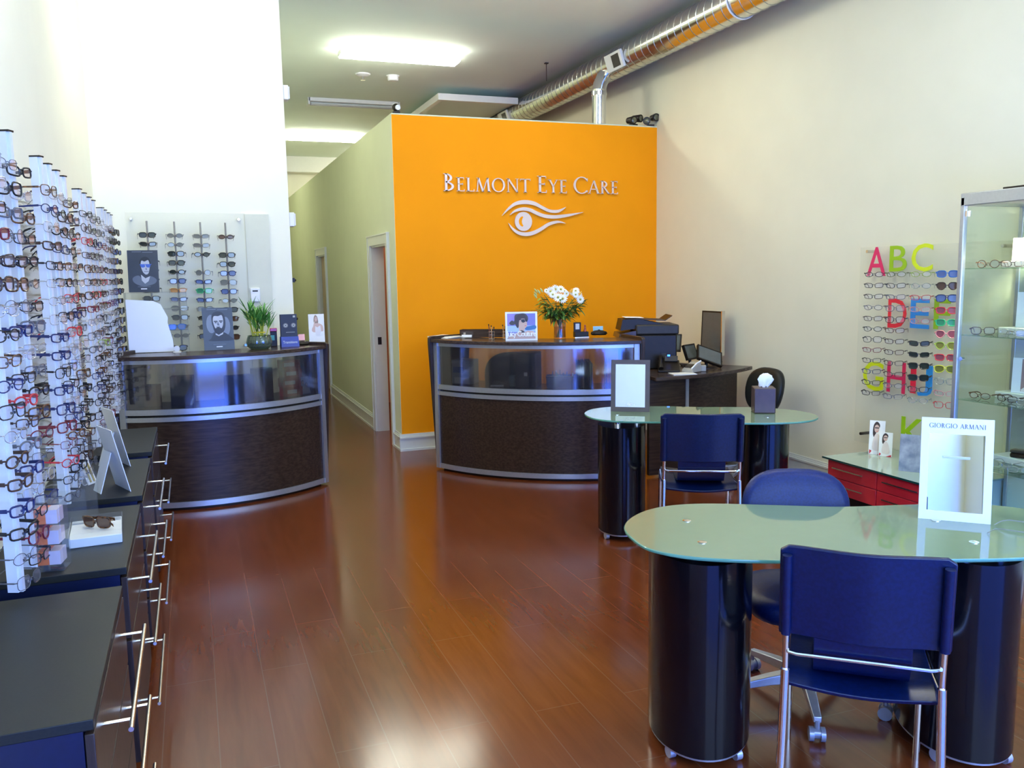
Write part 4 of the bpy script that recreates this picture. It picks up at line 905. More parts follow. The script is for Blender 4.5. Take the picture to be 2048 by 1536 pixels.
# ================================================================ printed cards and standing posters
def col(n, c, r=0.45): return mat('print '+n, c, r, noise=0.02)
SKIN = col('skin', (0.62, 0.42, 0.33)); HAIR = col('dark hair', (0.045, 0.025, 0.02)); INK = col('black ink', (0.015, 0.015, 0.02)); SKYB = col('sky blue', (0.16, 0.22, 0.55))
class Art:
    """flat printed artwork on a card: outlines in card units (0..1, 0..1), thin layers on its front"""
    def __init__(s, w, h): s.w, s.h, s.mb, s.ms, s.k = w, h, MB(), [], 0
    def put(s, pts, m):
        if m not in s.ms: s.ms.append(m)
        s.k += 1; y = -0.0004*s.k
        P = [((x-0.5)*s.w, z*s.h) for x, z in pts]
        A = sum(P[i][0]*P[(i+1) % len(P)][1]-P[(i+1) % len(P)][0]*P[i][1] for i in range(len(P)))
        if A < 0: P = P[::-1]
        s.mb.plate(P, y, y+0.0003, s.ms.index(m)); return s
    def rect(s, x0, x1, z0, z1, m): return s.put([(x0, z0), (x1, z0), (x1, z1), (x0, z1)], m)
    def el(s, cx, cz, rx, rz, m, n=18): return s.put(ell(cx, cz, rx, rz, n), m)
    def blob(s, pts, m): return s.put([(p.x, p.y) for p in spline(pts, 4)], m)
    def done(s, parent, name='printed_picture', y=0.0, label=None):
        return obj(name, s.mb, s.ms, parent, smooth=False, loc=(0, y, 0), label=label)
def easel_card(name, label, loc, rz, w, h, m_card, lean=0.12, th=0.003, cat='poster', strut=True):
    t = thing(name, label, cat, loc, rz)
    e = bpy.data.objects.new('card', mesh('card', MB().box(-w/2, w/2, 0, th, 0, h), m_card, smooth=False)); COL.objects.link(e); e.parent = t; e.rotation_euler = (-lean, 0, 0)
    if strut:
        d = h*0.6
        obj('easel_strut', MB().add([(-w*0.14, math.sin(lean)*d+th, d*0.97), (w*0.14, math.sin(lean)*d+th, d*0.97), (w*0.2, h*0.28, 0), (-w*0.2, h*0.28, 0), (-w*0.14, math.sin(lean)*d+th+0.003, d*0.97), (w*0.14, math.sin(lean)*d+th+0.003, d*0.97), (w*0.2, h*0.28+0.003, 0), (-w*0.2, h*0.28+0.003, 0)],
            [(0, 1, 2, 3), (7, 6, 5, 4), (0, 4, 5, 1), (1, 5, 6, 2), (2, 6, 7, 3), (3, 7, 4, 0)]), m_card, t, smooth=False)
    return t, e
H1 = 1.1405
NAVYC = mat('slate poster card', (0.045, 0.058, 0.085), 0.35, noise=0.1, nscale=6)
def man_art(w, h, lit, beard):
    a = Art(w, h); pale = col('pale face', (0.50, 0.53, 0.60)); mid = col('mid slate', (0.13, 0.16, 0.22)); dk = col('deep slate', (0.02, 0.026, 0.04)); glow = col('soft slate', (0.20, 0.24, 0.32))
    if beard:
        a.el(0.28, 0.62, 0.16, 0.22, glow).el(0.76, 0.56, 0.14, 0.22, glow)
        a.blob([(0.25,0.28),(0.36,0.40),(0.5,0.36),(0.66,0.42),(0.9,0.30),(0.95,0.22),(0.2,0.22)], dk)
        a.blob([(0.30,0.66),(0.32,0.84),(0.48,0.91),(0.66,0.88),(0.74,0.76),(0.74,0.56),(0.66,0.42),(0.50,0.36),(0.38,0.44),(0.33,0.56)], dk)
        a.blob([(0.34,0.70),(0.38,0.80),(0.52,0.80),(0.64,0.82),(0.68,0.70),(0.66,0.58),(0.60,0.50),(0.50,0.46),(0.42,0.50),(0.37,0.58)], pale)
        a.rect(0.37, 0.49, 0.665, 0.69, dk).rect(0.54, 0.66, 0.67, 0.695, dk).el(0.43, 0.648, 0.035, 0.012, dk).el(0.60, 0.652, 0.035, 0.012, dk)
        a.put([(0.50,0.68),(0.47,0.585),(0.55,0.575)], mid).rect(0.44, 0.56, 0.535, 0.550, dk)
        a.blob([(0.40,0.50),(0.50,0.535),(0.62,0.50),(0.60,0.42),(0.50,0.385),(0.42,0.43)], dk)
        a.put([(0.40,0.40),(0.50,0.355),(0.66,0.42),(0.64,0.37),(0.50,0.325),(0.40,0.36)], pale)
    else:
        a.blob([(0.15,0.34),(0.34,0.40),(0.5,0.30),(0.72,0.38),(0.92,0.30),(0.85,0.20),(0.5,0.14),(0.2,0.22)], mid)
        a.put([(0.42,0.42),(0.56,0.33),(0.72,0.38),(0.66,0.26),(0.54,0.20),(0.44,0.28)], pale)
        a.blob([(0.40,0.66),(0.42,0.78),(0.54,0.84),(0.68,0.82),(0.75,0.72),(0.72,0.60),(0.6,0.5)], dk)
        a.blob([(0.43,0.66),(0.46,0.75),(0.56,0.73),(0.68,0.76),(0.72,0.64),(0.70,0.52),(0.66,0.44),(0.58,0.42),(0.50,0.47),(0.45,0.56)], pale)
        gl = col('print blue lens', (0.06, 0.14, 0.55)); a.blob([(0.42,0.655),(0.54,0.66),(0.57,0.61),(0.50,0.585),(0.44,0.60)], gl).blob([(0.60,0.655),(0.73,0.655),(0.74,0.61),(0.68,0.585),(0.61,0.605)], gl).rect(0.40, 0.78, 0.652, 0.668, gl)
        a.rect(0.53, 0.68, 0.485, 0.498, mid).put([(0.60,0.60),(0.58,0.535),(0.63,0.53)], mid)
    for z, x0, x1 in ((0.955, 0.16, 0.46), (0.945, 0.5, 0.84)): a.rect(x0, x1, z, z+0.012, glow)
    a.rect(0.30, 0.72, 0.125, 0.133, glow).rect(0.40, 0.60, 0.065, 0.090, col('white ink', (0.8, 0.82, 0.86)))
    return a
# poster 1: on top of the acrylic box; poster 2: on the counter
bx0, by0 = -0.49, 7.03
t, e = easel_card('eyewear_poster', 'slate poster of a man in blue glasses, on top of the acrylic box', (-0.325, 7.03, 1.5915), math.radians(-6), 0.215, 0.315, NAVYC, 0.10)
ar = man_art(0.215, 0.315, True, False).done(e)
t, e = easel_card('eyewear_poster', 'slate poster of a bearded man, standing on the left counter', (0.185, 6.90, H1), math.radians(4), 0.222, 0.325, NAVYC, 0.14)
man_art(0.222, 0.325, True, True).done(e)
# acrylic display box with a silvery front plate, sunglasses inside
t = thing('acrylic_box', 'clear acrylic display box with a mirror front on the left counter', 'display box', (-0.465, 6.93, H1))
W, D, Hh = 0.435, 0.22, 0.445
m = MB().box(0, W, 0, 0.004, 0, Hh).box(0, 0.004, 0.004, D, 0, Hh).box(W-0.004, W, 0.004, D, 0, Hh).box(0, W, D-0.004, D, 0, Hh).box(0, W, 0, D, Hh, Hh+0.004)
obj('shell', m, ACRYL, t, smooth=False)
for z in (0.16, 0.32): obj('shelf', MB().box(0.004, W-0.004, 0.004, D-0.004, z, z+0.004), ACRYL, t, smooth=False)
obj('mirror_plate', MB().plate([(0.012, 0.004), (0.325, 0.004), (0.318, 0.10), (0.29, 0.22), (0.295, 0.26), (0.25, 0.36), (0.20, 0.385), (0.012, 0.40)], -0.006, -0.001), mat('reflection-white mirror plate', (0.93, 0.95, 0.97), 0.2, noise=0.005), t, smooth=False, label='mirror front plate coloured white for the reflected window')  # mirror plate; the bright window it reflects is painted as plain white
random.seed(5)
for k, (x, z, c, kd) in enumerate(((0.40, 0.022, 'black', 'square'), (0.40, 0.184, 'blue', 'square'), (0.22, 0.342, 'grey', 'oval'))):
    eyewear(kd, 'thick', c, 'dark' if k != 1 else 'blue', ['black sunglasses on the floor of the acrylic box', 'blue sunglasses on the middle shelf of the acrylic box', 'grey sunglasses on the upper shelf of the acrylic box'][k], Vector((-0.50+x-0.01, 6.99, H1+z)), random.uniform(-0.3, 0.3), 'sunglasses in the acrylic box', 'sunglasses')
t = thing('lens_stand', 'little clear stand with round base beside the acrylic box mirror', 'stand', (-0.12, 6.84, H1))
obj('base', MB().lathe([(0.030, 0), (0.030, 0.004), (0.022, 0.008)]), WHITE, t); obj('cone', MB().lathe([(0.022, 0.008), (0.006, 0.055), (0.004, 0.06)]), ACRYL, t); obj('disc', MB().tube([(0.0, -0.03, 0.03), (0.0, -0.034, 0.03)], 0.022, 20), WHITE, t)

# lucky bamboo in a ribbed glass bowl
t = thing('bamboo_plant', 'lucky bamboo in a ribbed glass bowl on the left counter', 'plant', (0.475, 6.83, H1))
n = 40; prof = [(0.062, 0.0), (0.088, 0.02), (0.095, 0.05), (0.088, 0.085), (0.082, 0.10), (0.086, 0.106), (0.080, 0.106), (0.076, 0.098), (0.088, 0.05), (0.058, 0.008)]
m = MB().lathe(prof, (0, 0, 0), n); m.v = [(x*(1+0.025*math.cos(10*math.atan2(y, x)*2)), y*(1+0.025*math.cos(10*math.atan2(y, x)*2)), z) for x, y, z in m.v]
obj('bowl', m, clear('ribbed glass', (0.45, 0.56, 0.42), 0.10, 0.25, (0.25, 0.32, 0.22)), t)
obj('water', MB().lathe([(0.05, 0.009), (0.08, 0.03), (0.085, 0.055), (0.08, 0.075)], n=24), mat('murky pebbles', (0.10, 0.13, 0.08), 0.3, noise=0.5, nscale=90), t)
GR = [mat('bamboo leaf', (0.06, 0.22, 0.035), 0.4, color2=(0.12, 0.34, 0.06), nscale=30)]
STM = mat('bamboo stalk', (0.45, 0.50, 0.06), 0.4, noise=0.15)
rd = mat('gold tie', (0.75, 0.60, 0.03), 0.3, noise=0.1)
random.seed(3)
st = MB(); lf = MB()
def leaf(mb, p, d, L, w, droop=0.3, m=0, n=5):
    d = Vector(d).normalized(); side = d.cross(Vector((0, 0, 1))); side = side.normalized() if side.length > 0.1 else Vector((1, 0, 0)); up = side.cross(d)
    k = len(mb.v)
    for i in range(n+1):
        s = i/n; c = Vector(p)+d*L*s+Vector((0, 0, -droop*L*s*s)); ww = w*math.sin(PI*min(0.97, 0.12+s*0.88))**0.8*0.5
        mb.v += [tuple(c-side*ww+up*ww*0.25), tuple(c-up*ww*0.1), tuple(c+side*ww+up*ww*0.25)]
    for i in range(n):
        a = k+3*i; mb.face((a, a+1, a+4, a+3), m); mb.face((a+1, a+2, a+5, a+4), m)
stalks = []
for i in range(17):
    a = 2*PI*i/17*2.4; r = 0.012+0.030*random.random(); x, y = r*math.cos(a), r*math.sin(a); tx, ty = x*2.3, y*2.3; h = random.uniform(0.17, 0.30)
    pts = [(x, y, 0.03), ((x+tx)/2, (y+ty)/2, h*0.6), (tx, ty, h)]
    stalks.append(obj('stalk', MB().tube(pts, 0.0042, 6), STM, t)); 
    l = MB()
    for j in range(9):
        s = 0.35+0.65*j/8; p = Vector(pts[1]).lerp(Vector(pts[2]), s); aa = random.uniform(0, 2*PI); el = random.uniform(0.7, 2.6)
        leaf(l, p, (math.cos(aa)+x*8, math.sin(aa)+y*8, el), random.uniform(0.08, 0.165), random.uniform(0.011, 0.019), random.uniform(0.0, 0.25))
    obj('leaves', l, GR[0], stalks[-1], ang=1.5)
obj('ribbon', MB().tube([(0.045*math.cos(2*PI*i/24), 0.045*math.sin(2*PI*i/24), 0.128) for i in range(24)], 0.004, 6, closed=True), rd, t)

# things behind the bamboo: red-topped container, teal note, headset shaped dark item
t = thing('marker_box', 'black container with a red top behind the bamboo bowl', 'container', (0.60, 7.03, H1))
obj('body', MB().box(-0.025, 0.025, -0.02, 0.02, 0, 0.12), BLKP, t, bevel=0.003); obj('lid', MB().box(-0.027, 0.027, -0.022, 0.022, 0.12, 0.145), RED, t, bevel=0.003)
obj('teal_note', MB().box(-0.035, 0.005, -0.024, -0.0205, 0.05, 0.09), mat('teal paper', (0.10, 0.38, 0.33), 0.6, noise=0.02), t)
t = thing('lens_brochure_box', 'dark brochure standing in a blue base on the left counter', 'brochure holder', (0.712, 6.93, H1), math.radians(6))
bl = mat('royal blue card', (0.012, 0.035, 0.30), 0.3, noise=0.05)
obj('blue_base', MB().add([(-0.07, -0.03, 0), (0.07, -0.03, 0), (0.07, 0.04, 0), (-0.07, 0.04, 0), (-0.068, -0.015, 0.08), (0.068, -0.015, 0.08), (0.068, 0.035, 0.08), (-0.068, 0.035, 0.08)], [(0, 3, 2, 1), (4, 5, 6, 7), (0, 1, 5, 4), (1, 2, 6, 5), (2, 3, 7, 6), (3, 0, 4, 7)]), bl, t, smooth=False)
bc = obj('brochure', MB().box(-0.064, 0.064, 0.0, 0.03, 0.075, 0.255), INK, t, smooth=False)
text('lettering', 'Transitions', 0.030, col('white ink', (0.8, 0.82, 0.86)), t, (0.0, -0.0275, 0.028), fit=0.112)
a = Art(0.128, 0.255); g1 = col('warm grey', (0.25, 0.23, 0.20)); g2 = col('pale iris', (0.5, 0.5, 0.42))
a.el(0.30, 0.66, 0.15, 0.07, g1).el(0.78, 0.66, 0.15, 0.07, g1).el(0.30, 0.66, 0.08, 0.045, g2).el(0.78, 0.66, 0.08, 0.045, g2).el(0.30, 0.66, 0.035, 0.022, INK).el(0.78, 0.66, 0.035, 0.022, INK).rect(0.30, 0.85, 0.44, 0.452, g2).rect(0.76, 0.90, 0.90, 0.96, g2)
a.done(t, y=-0.0005)
t = thing('card_holder', 'dark shell-shaped holder with pink notes on the left counter', 'holder', (0.83, 7.05, H1))
obj('shell', MB().lathe([(0.045, 0), (0.052, 0.012), (0.04, 0.028), (0.012, 0.036), (0.0001, 0.037)], n=20), BLKP, t)
obj('note', MB().cbox((-0.01, 0, 0.062), (0.05, 0.004, 0.05), rx=-0.3), mat('pink paper', (0.85, 0.42, 0.42), 0.6, noise=0.02), t)
t, e = easel_card('standing_card', 'white card with a woman in a white top on the left counter', (0.945, 7.06, H1), math.radians(-3), 0.125, 0.245, PAPER, 0.10)
a = Art(0.125, 0.245); hb = col('fair hair', (0.30, 0.20, 0.13)); wt = col('white cloth', (0.72, 0.68, 0.66))
a.blob([(0.34,0.72),(0.36,0.90),(0.46,0.97),(0.58,0.90),(0.62,0.72),(0.5,0.68)], hb).blob([(0.20,0.50),(0.38,0.66),(0.48,0.70),(0.72,0.68),(0.90,0.60),(0.92,0.44),(0.8,0.42),(0.3,0.40)], SKIN)
a.el(0.485, 0.83, 0.085, 0.075, SKIN).put([(0.40,0.42),(0.42,0.60),(0.55,0.56),(0.74,0.62),(0.78,0.42),(0.70,0.30),(0.45,0.30)], wt).put([(0.24,0.5),(0.36,0.74),(0.42,0.78),(0.40,0.70),(0.32,0.5)], SKIN)
a.rect(0.43, 0.475, 0.84, 0.85, INK).rect(0.50, 0.545, 0.84, 0.85, INK).rect(0.46, 0.52, 0.785, 0.795, RED)
a.done(e)
tag(obj('pen_tray', MB().box(-0.07, 0.07, -0.03, 0.03, 0, 0.022), DTOP, bevel=0.004, loc=(0.93, 7.19, H1), rz=0.7), 'low dark block behind the white card, right end of left counter', 'tray')

# ---- inside the left counter, on its inner shelf (seen through smoky acrylic)
SH = 0.7505
def on_arc(C, R, deg, z=SH): return (C[0]+R*math.cos(math.radians(deg)), C[1]+R*math.sin(math.radians(deg)), z)
p = on_arc(LC, LR-0.17, 306); rw = mat('red box card', (0.50, 0.02, 0.03), 0.4, noise=0.05)
for k in range(4):
    t = thing('red_box', ['red lens box with white label, bottom of stack inside left counter', 'red lens box with white label, second up inside left counter', 'red lens box with white label, third up inside left counter', 'red lens box with white label, top of stack inside left counter'][k], 'box', (p[0]+0.004*(-1)**k, p[1], SH+k*0.072), 0.35+0.05*(-1)**k, 'red boxes inside the left counter')
    obj('body', MB().box(-0.075, 0.075, -0.05, 0.05, 0, 0.071), rw, t, bevel=0.002); obj('label_strip', MB().box(-0.06, 0.025, -0.0512, -0.0502, 0.022, 0.052), PAPER, t)
p = on_arc(LC, LR-0.12, 312.0); t, e = easel_card('photo_card', 'small photo card of two people inside the left counter', p, 0.6, 0.10, 0.14, col('pale blue photo', (0.42, 0.47, 0.58)), 0.15, strut=False)
a = Art(0.10, 0.14); a.el(0.35, 0.7, 0.14, 0.12, HAIR).el(0.36, 0.66, 0.09, 0.09, SKIN).el(0.68, 0.55, 0.14, 0.12, HAIR).el(0.67, 0.51, 0.09, 0.09, SKIN).blob([(0.1,0.1),(0.3,0.5),(0.6,0.4),(0.9,0.3),(0.9,0.05)], col('white cloth', (0.7, 0.7, 0.7))); a.done(e)
p = on_arc(LC, LR-0.16, 309.0); tag(obj('blue_box', MB().box(-0.04, 0.04, -0.03, 0.03, 0, 0.15), mat('blue box card', (0.05, 0.15, 0.40), 0.4, noise=0.05), bevel=0.002, loc=(p[0]-0.0, p[1]+0.06, SH), rz=0.5), 'blue box behind the photo card inside the left counter', 'box')
for k, (dg, w, h, c, lab) in enumerate(((262, 0.16, 0.22, (0.02, 0.04, 0.09), 'dark upright case inside the left counter at its middle'), (284, 0.20, 0.20, (0.02, 0.05, 0.16), 'navy box standing inside the left counter'), (294, 0.14, 0.24, (0.10, 0.03, 0.02), 'brown box standing inside the left counter'), (250, 0.10, 0.16, (0.20, 0.08, 0.04), 'orange-brown case inside the left counter near the rails'))):
    p = on_arc(LC, LR-0.22, dg); tag(obj('storage_box', MB().box(-w/2, w/2, -0.05, 0.05, 0, h), mat('storage card %s' % 'abcd'[k], c, 0.5, noise=0.1), bevel=0.004, loc=p, rz=math.radians(dg-270)), lab, 'box')

# ================================================================ right counter, on top
p = atZ(884, 674, H1)
t = thing('paper_stack', 'loose stack of white papers at left end of the main counter', 'papers', (2.09, 7.21, H1), 0.5)
for k in range(4): obj('sheet', MB().cbox((0.006*k, 0.004*(-1)**k, 0.0015+0.0032*k), (0.22, 0.29, 0.003), rz=0.12*(k-1.5)), PAPER, t, smooth=False)
t = thing('desk_tray', 'long low dark tray on the main counter behind the card holder', 'tray', (2.38, 7.08, H1), math.radians(-33))
obj('tray_wall', MB().box(-0.20, 0.20, -0.05, -0.042, 0, 0.065).box(-0.20, 0.20, 0.042, 0.05, 0, 0.065).box(-0.20, -0.192, -0.05, 0.05, 0, 0.065).box(0.192, 0.20, -0.05, 0.05, 0, 0.065), DTOP, t, smooth=False)
obj('tray_floor', MB().box(-0.195, 0.195, -0.045, 0.045, 0, 0.006), DTOP, t); obj('emblem', MB().box(-0.165, -0.145, -0.0512, -0.0501, 0.022, 0.042), NICK, t)
t = thing('business_card_stand', 'clear stand with white business cards at left of main counter', 'card stand', (2.20, 6.99, H1), math.radians(-35))
obj('stand', MB().box(-0.05, 0.05, -0.02, 0.03, 0, 0.004).box(-0.05, 0.05, -0.02, -0.018, 0.004, 0.018).cbox((0, 0.02, 0.03), (0.10, 0.003, 0.055), rx=-0.3), ACRYL, t, smooth=False)
obj('cards', MB().cbox((0, 0.002, 0.018), (0.088, 0.012, 0.022), rx=-0.3), PAPER, t, smooth=False)
for k, (x, y, hh, lab) in enumerate(((2.36, 6.80, 0.13, 'wire pen stand with a few pens, left one on main counter'), (2.46, 6.73, 0.125, 'wire pen stand with dark pens beside the woman poster'))):
    t = thing('pen_stand', lab, 'pen stand', (x, y, H1))
    m = MB()
    for z in (0.003, 0.035, 0.062): m.tube([(0.026*math.cos(2*PI*i/14), 0.026*math.sin(2*PI*i/14), z) for i in range(14)], 0.0014, 5, closed=True)
    for i in range(7): a_ = 2*PI*i/7; m.tube([(0.026*math.cos(a_), 0.026*math.sin(a_), 0.003), (0.026*math.cos(a_), 0.026*math.sin(a_), 0.062)], 0.0012, 5)
    obj('wire_cup', m, CHROME, t)
    for i in range(3):
        dx = (-0.012+0.012*i); c = [col('brown pen', (0.20, 0.04, 0.02)), col('tan pen', (0.62, 0.35, 0.16)), INK][(i+k) % 3]
        pn = thing('pen', f"{['brown','tan','black'][(i+k)%3]} pen in the {['left','right'][k]} wire pen stand on main counter", 'pen', (x+dx, y, H1+0.004))
        obj('barrel', MB().tube([(0, 0, 0), (dx*0.9, 0.004, hh-0.02-0.012*i)], 0.0038, 8), c, pn); obj('clip_end', MB().tube([(dx*0.9, 0.004, hh-0.02-0.012*i), (dx*0.98, 0.004, hh-0.008-0.012*i)], 0.0048, 8), BLKP, pn)
# framed poster of a woman with hat and sunglasses
t, e = easel_card('woman_poster', 'square white-edged poster of a woman with hat and sunglasses, main counter', (2.515, 6.50, H1), math.radians(-18), 0.262, 0.235, mat('white poster card', (0.88, 0.88, 0.88), 0.3, noise=0.005), 0.06)
a = Art(0.262, 0.235); sk = col('poster sky', (0.20, 0.20, 0.58)); hz = col('poster haze', (0.42, 0.58, 0.80)); sea = col('poster sea', (0.03, 0.16, 0.42)); hat = col('hat brown', (0.055, 0.045, 0.04)); sk2 = col('poster violet', (0.30, 0.24, 0.62))
a.rect(0.06, 0.94, 0.06, 0.94, sk).rect(0.06, 0.30, 0.55, 0.94, sk2).rect(0.06, 0.94, 0.30, 0.52, hz).blob([(0.60,0.46),(0.75,0.50),(0.94,0.52),(0.94,0.40),(0.66,0.36)], sea)
a.blob([(0.12,0.60),(0.20,0.70),(0.28,0.68),(0.30,0.88),(0.42,0.93),(0.60,0.94),(0.70,0.84),(0.70,0.70),(0.60,0.72),(0.40,0.62),(0.22,0.54)], hat)
a.blob([(0.30,0.70),(0.40,0.88),(0.58,0.90),(0.66,0.76),(0.48,0.70),(0.40,0.44),(0.33,0.52)], HAIR)
a.put([(0.06,0.06),(0.10,0.16),(0.36,0.26),(0.42,0.30),(0.60,0.30),(0.70,0.34),(0.86,0.32),(0.94,0.24),(0.94,0.06)], SKIN)
a.blob([(0.42,0.50),(0.44,0.70),(0.54,0.76),(0.64,0.72),(0.68,0.58),(0.66,0.48),(0.60,0.40),(0.56,0.30),(0.44,0.28)], SKIN)
a.blob([(0.50,0.72),(0.58,0.74),(0.62,0.66),(0.56,0.62),(0.51,0.65)], INK).blob([(0.62,0.74),(0.69,0.73),(0.69,0.66),(0.63,0.66)], INK).rect(0.44, 0.68, 0.715, 0.735, INK).rect(0.60, 0.655, 0.505, 0.52, RED)
a.blob([(0.46,0.34),(0.52,0.36),(0.60,0.30),(0.52,0.26)], hat)
a.done(e)
text('lettering', 'Juicy Couture', 0.062, mat('white ink bright', (0.92, 0.92, 0.90), 0.4, noise=0.005), e, (0.0, -0.0115, 0.035), bold=0.0012, spacing=0.80, fit=0.246)
# vase of flowers
t = thing('flower_vase', 'glass vase of white daisies and lilies on the main counter', 'vase', (2.865, 6.52, H1))
obj('vase', MB().lathe([(0.048, 0), (0.052, 0.004), (0.050, 0.08), (0.056, 0.16), (0.058, 0.165), (0.054, 0.165), (0.047, 0.08), (0.047, 0.012)], n=32), clear('vase glass', (0.90, 0.86, 0.78), 0.10), t)
obj('water', MB().lathe([(0.046, 0.012), (0.046, 0.08), (0.048, 0.10)], n=24), clear('vase water', (0.86, 0.80, 0.68), 0.03), t)
LF = mat('flower leaf', (0.05, 0.13, 0.02), 0.4, color2=(0.12, 0.25, 0.04), nscale=20); LF2 = mat('fresh lily leaf', (0.22, 0.38, 0.05), 0.4, noise=0.2)
PET = mat('white petal', (0.88, 0.87, 0.76), 0.5, noise=0.03); YEL = mat('daisy centre', (0.40, 0.42, 0.06), 0.6, noise=0.2); BRN = mat('dry brown sprig', (0.22, 0.08, 0.02), 0.5, noise=0.2); STEM = mat('green stem', (0.09, 0.17, 0.03), 0.5, noise=0.2)
random.seed(21)
AX = Vector((RT.x, RT.y, 0)).normalized(); AY = Vector((-AX.y, AX.x, 0))
stm = []
targets = []
for i in range(28):
    u = random.uniform(-1, 1); v = random.uniform(0.0, 1.0); d = random.uniform(-0.09, 0.07)
    targets.append((u*0.21, d, 0.24+v*0.17*(1-abs(u)*0.35)))
for i, (u, d, z) in enumerate(targets):
    q = AX*u+AY*d; base = AX*(-u*0.14)+AY*(-d*0.2)
    sm = MB().tube([(base.x, base.y, 0.015), (q.x*0.12, q.y*0.12, 0.15), (q.x*0.65, q.y*0.65, 0.15+(z-0.15)*0.7), (q.x, q.y, z)], 0.0022, 5)
    so_ = obj('stem', sm, STEM, t); l = MB()
    for j in range(10):
        s = 0.15+0.8*j/10; p = Vector((q.x*0.12, q.y*0.12, 0.15)).lerp(Vector((q.x, q.y, z)), s); aa = random.uniform(0, 2*PI)
        leaf(l, p, (math.cos(aa)+q.x*6, math.sin(aa)+q.y*6, random.uniform(-0.3, 0.7)), random.uniform(0.055, 0.10), random.uniform(0.016, 0.028), random.uniform(0, 0.6))
    obj('leaves', l, LF2 if u < -0.13 or i % 6 == 0 else (BRN if i % 7 == 3 else LF), so_, ang=1.5)
def daisy(u, d, z, r, nrm):
    m = MB(); n_ = Vector(nrm).normalized(); s1 = n_.cross(Vector((0, 0, 1))).normalized(); s2 = s1.cross(n_); c = AX*u+AY*d+Vector((0, 0, z))
    for i in range(14):
        a_ = 2*PI*i/14; dd = s1*math.cos(a_)+s2*math.sin(a_); sd = s1*-math.sin(a_)+s2*math.cos(a_)
        m.add([c+dd*r*0.18, c+dd*r*0.6+sd*r*0.17+n_*0.003, c+dd*r+sd*r*0.05, c+dd*r-sd*r*0.05, c+dd*r*0.6-sd*r*0.17+n_*0.003], [(0, 1, 2, 3, 4)], 0)
    o = obj('daisy_flower', m, PET, t, smooth=False); obj('flower_centre', MB().ball(c+n_*0.003, r*0.22, 6), YEL, o)
for u, d, z, r in ((-0.075,-0.07,0.395,0.034),(-0.035,-0.05,0.412,0.032),(-0.015,-0.08,0.345,0.036),(0.022,-0.09,0.335,0.034),(0.01,-0.04,0.41,0.030),(-0.06,-0.09,0.37,0.028),(0.04,-0.05,0.395,0.022),(0.055,-0.07,0.375,0.022),(0.11,-0.04,0.385,0.026),(0.13,-0.06,0.395,0.028),(0.15,-0.05,0.36,0.030),(0.128,-0.08,0.365,0.026),(0.168,-0.06,0.325,0.030),(-0.11,-0.06,0.40,0.018)):
    daisy(u, d, z, r*1.22, -AY*1.0+Vector((random.uniform(-.5, .5), 0, random.uniform(0.1, 0.7))))
m = MB()
for i in range(7):
    s = random.choice([-1, 1]); a_ = AX*(s*random.uniform(0.06, 0.10))+AY*random.uniform(-0.05, 0.02); leaf(m, (a_.x*0.6, a_.y*0.6, 0.21), (a_.x, a_.y, random.uniform(-0.03, 0.02)), random.uniform(0.06, 0.10), 0.010, 0.35)
obj('dry_sprigs', m, BRN, t, ang=1.5)
for i in range(10):
    u = random.uniform(-0.20, -0.10) if i < 5 else random.uniform(0.07, 0.16); q = AX*u+AY*random.uniform(-0.08, -0.03); z = random.uniform(0.33, 0.40)
    obj('bud', MB().tube([(q.x, q.y, z), (q.x+u*0.06, q.y, z+0.016), (q.x+u*0.14, q.y, z+0.034)], [0.004, 0.008, 0.002], 7), mat('pale lily bud', (0.55, 0.62, 0.22), 0.5, noise=0.1) if i < 5 else mat('orange blossom', (0.80, 0.40, 0.03), 0.5, noise=0.1), t)
# stand with figurine, conference phone
p = atZ(1162, 675, H1)
t = thing('desk_display', 'small black stand with a white card and figurine on main counter', 'stand', (p.x, p.y-0.0, H1), math.radians(-8))
obj('base', MB().box(-0.06, 0.06, -0.025, 0.03, 0.006, 0.05), BLKP, t, bevel=0.003); obj('foot', MB().box(-0.062, 0.062, -0.03, 0.035, 0, 0.007), NICK, t)
obj('backplate', MB().box(-0.062, 0.0, 0.0, 0.012, 0.05, 0.128), BLKP, t); obj('white_card', MB().box(-0.048, -0.014, -0.002, -0.0003, 0.07, 0.118), PAPER, t)
obj('figurine', MB().tube([(0.035, 0, 0.05), (0.037, 0, 0.075), (0.033, 0, 0.095)], [0.013, 0.010, 0.004], 10).ball((0.036, 0, 0.098), 0.009, 8), mat('red figurine', (0.42, 0.07, 0.04), 0.3, noise=0.3), t)
p = atZ(1198, 670, H1)
t = thing('speaker_phone', 'oval dark desk gadget with a pale blue card at right of main counter', 'phone', (p.x, p.y, H1), math.radians(-10))
m = MB().lathe([(0.055, 0), (0.066, 0.012), (0.060, 0.028), (0.035, 0.040), (0.0001, 0.044)], n=28); m.v = [(x*1.15, y*0.62, z) for x, y, z in m.v]
obj('body', m, BLKP, t); obj('key', MB().lathe([(0.010, 0.0445), (0.008, 0.048)], (0, -0.002, 0), 12), DGREY, t)
obj('blue_card', MB().box(-0.045, 0.045, 0.030, 0.032, 0.030, 0.075), mat('pale blue card', (0.40, 0.70, 0.78), 0.5, noise=0.01), t)

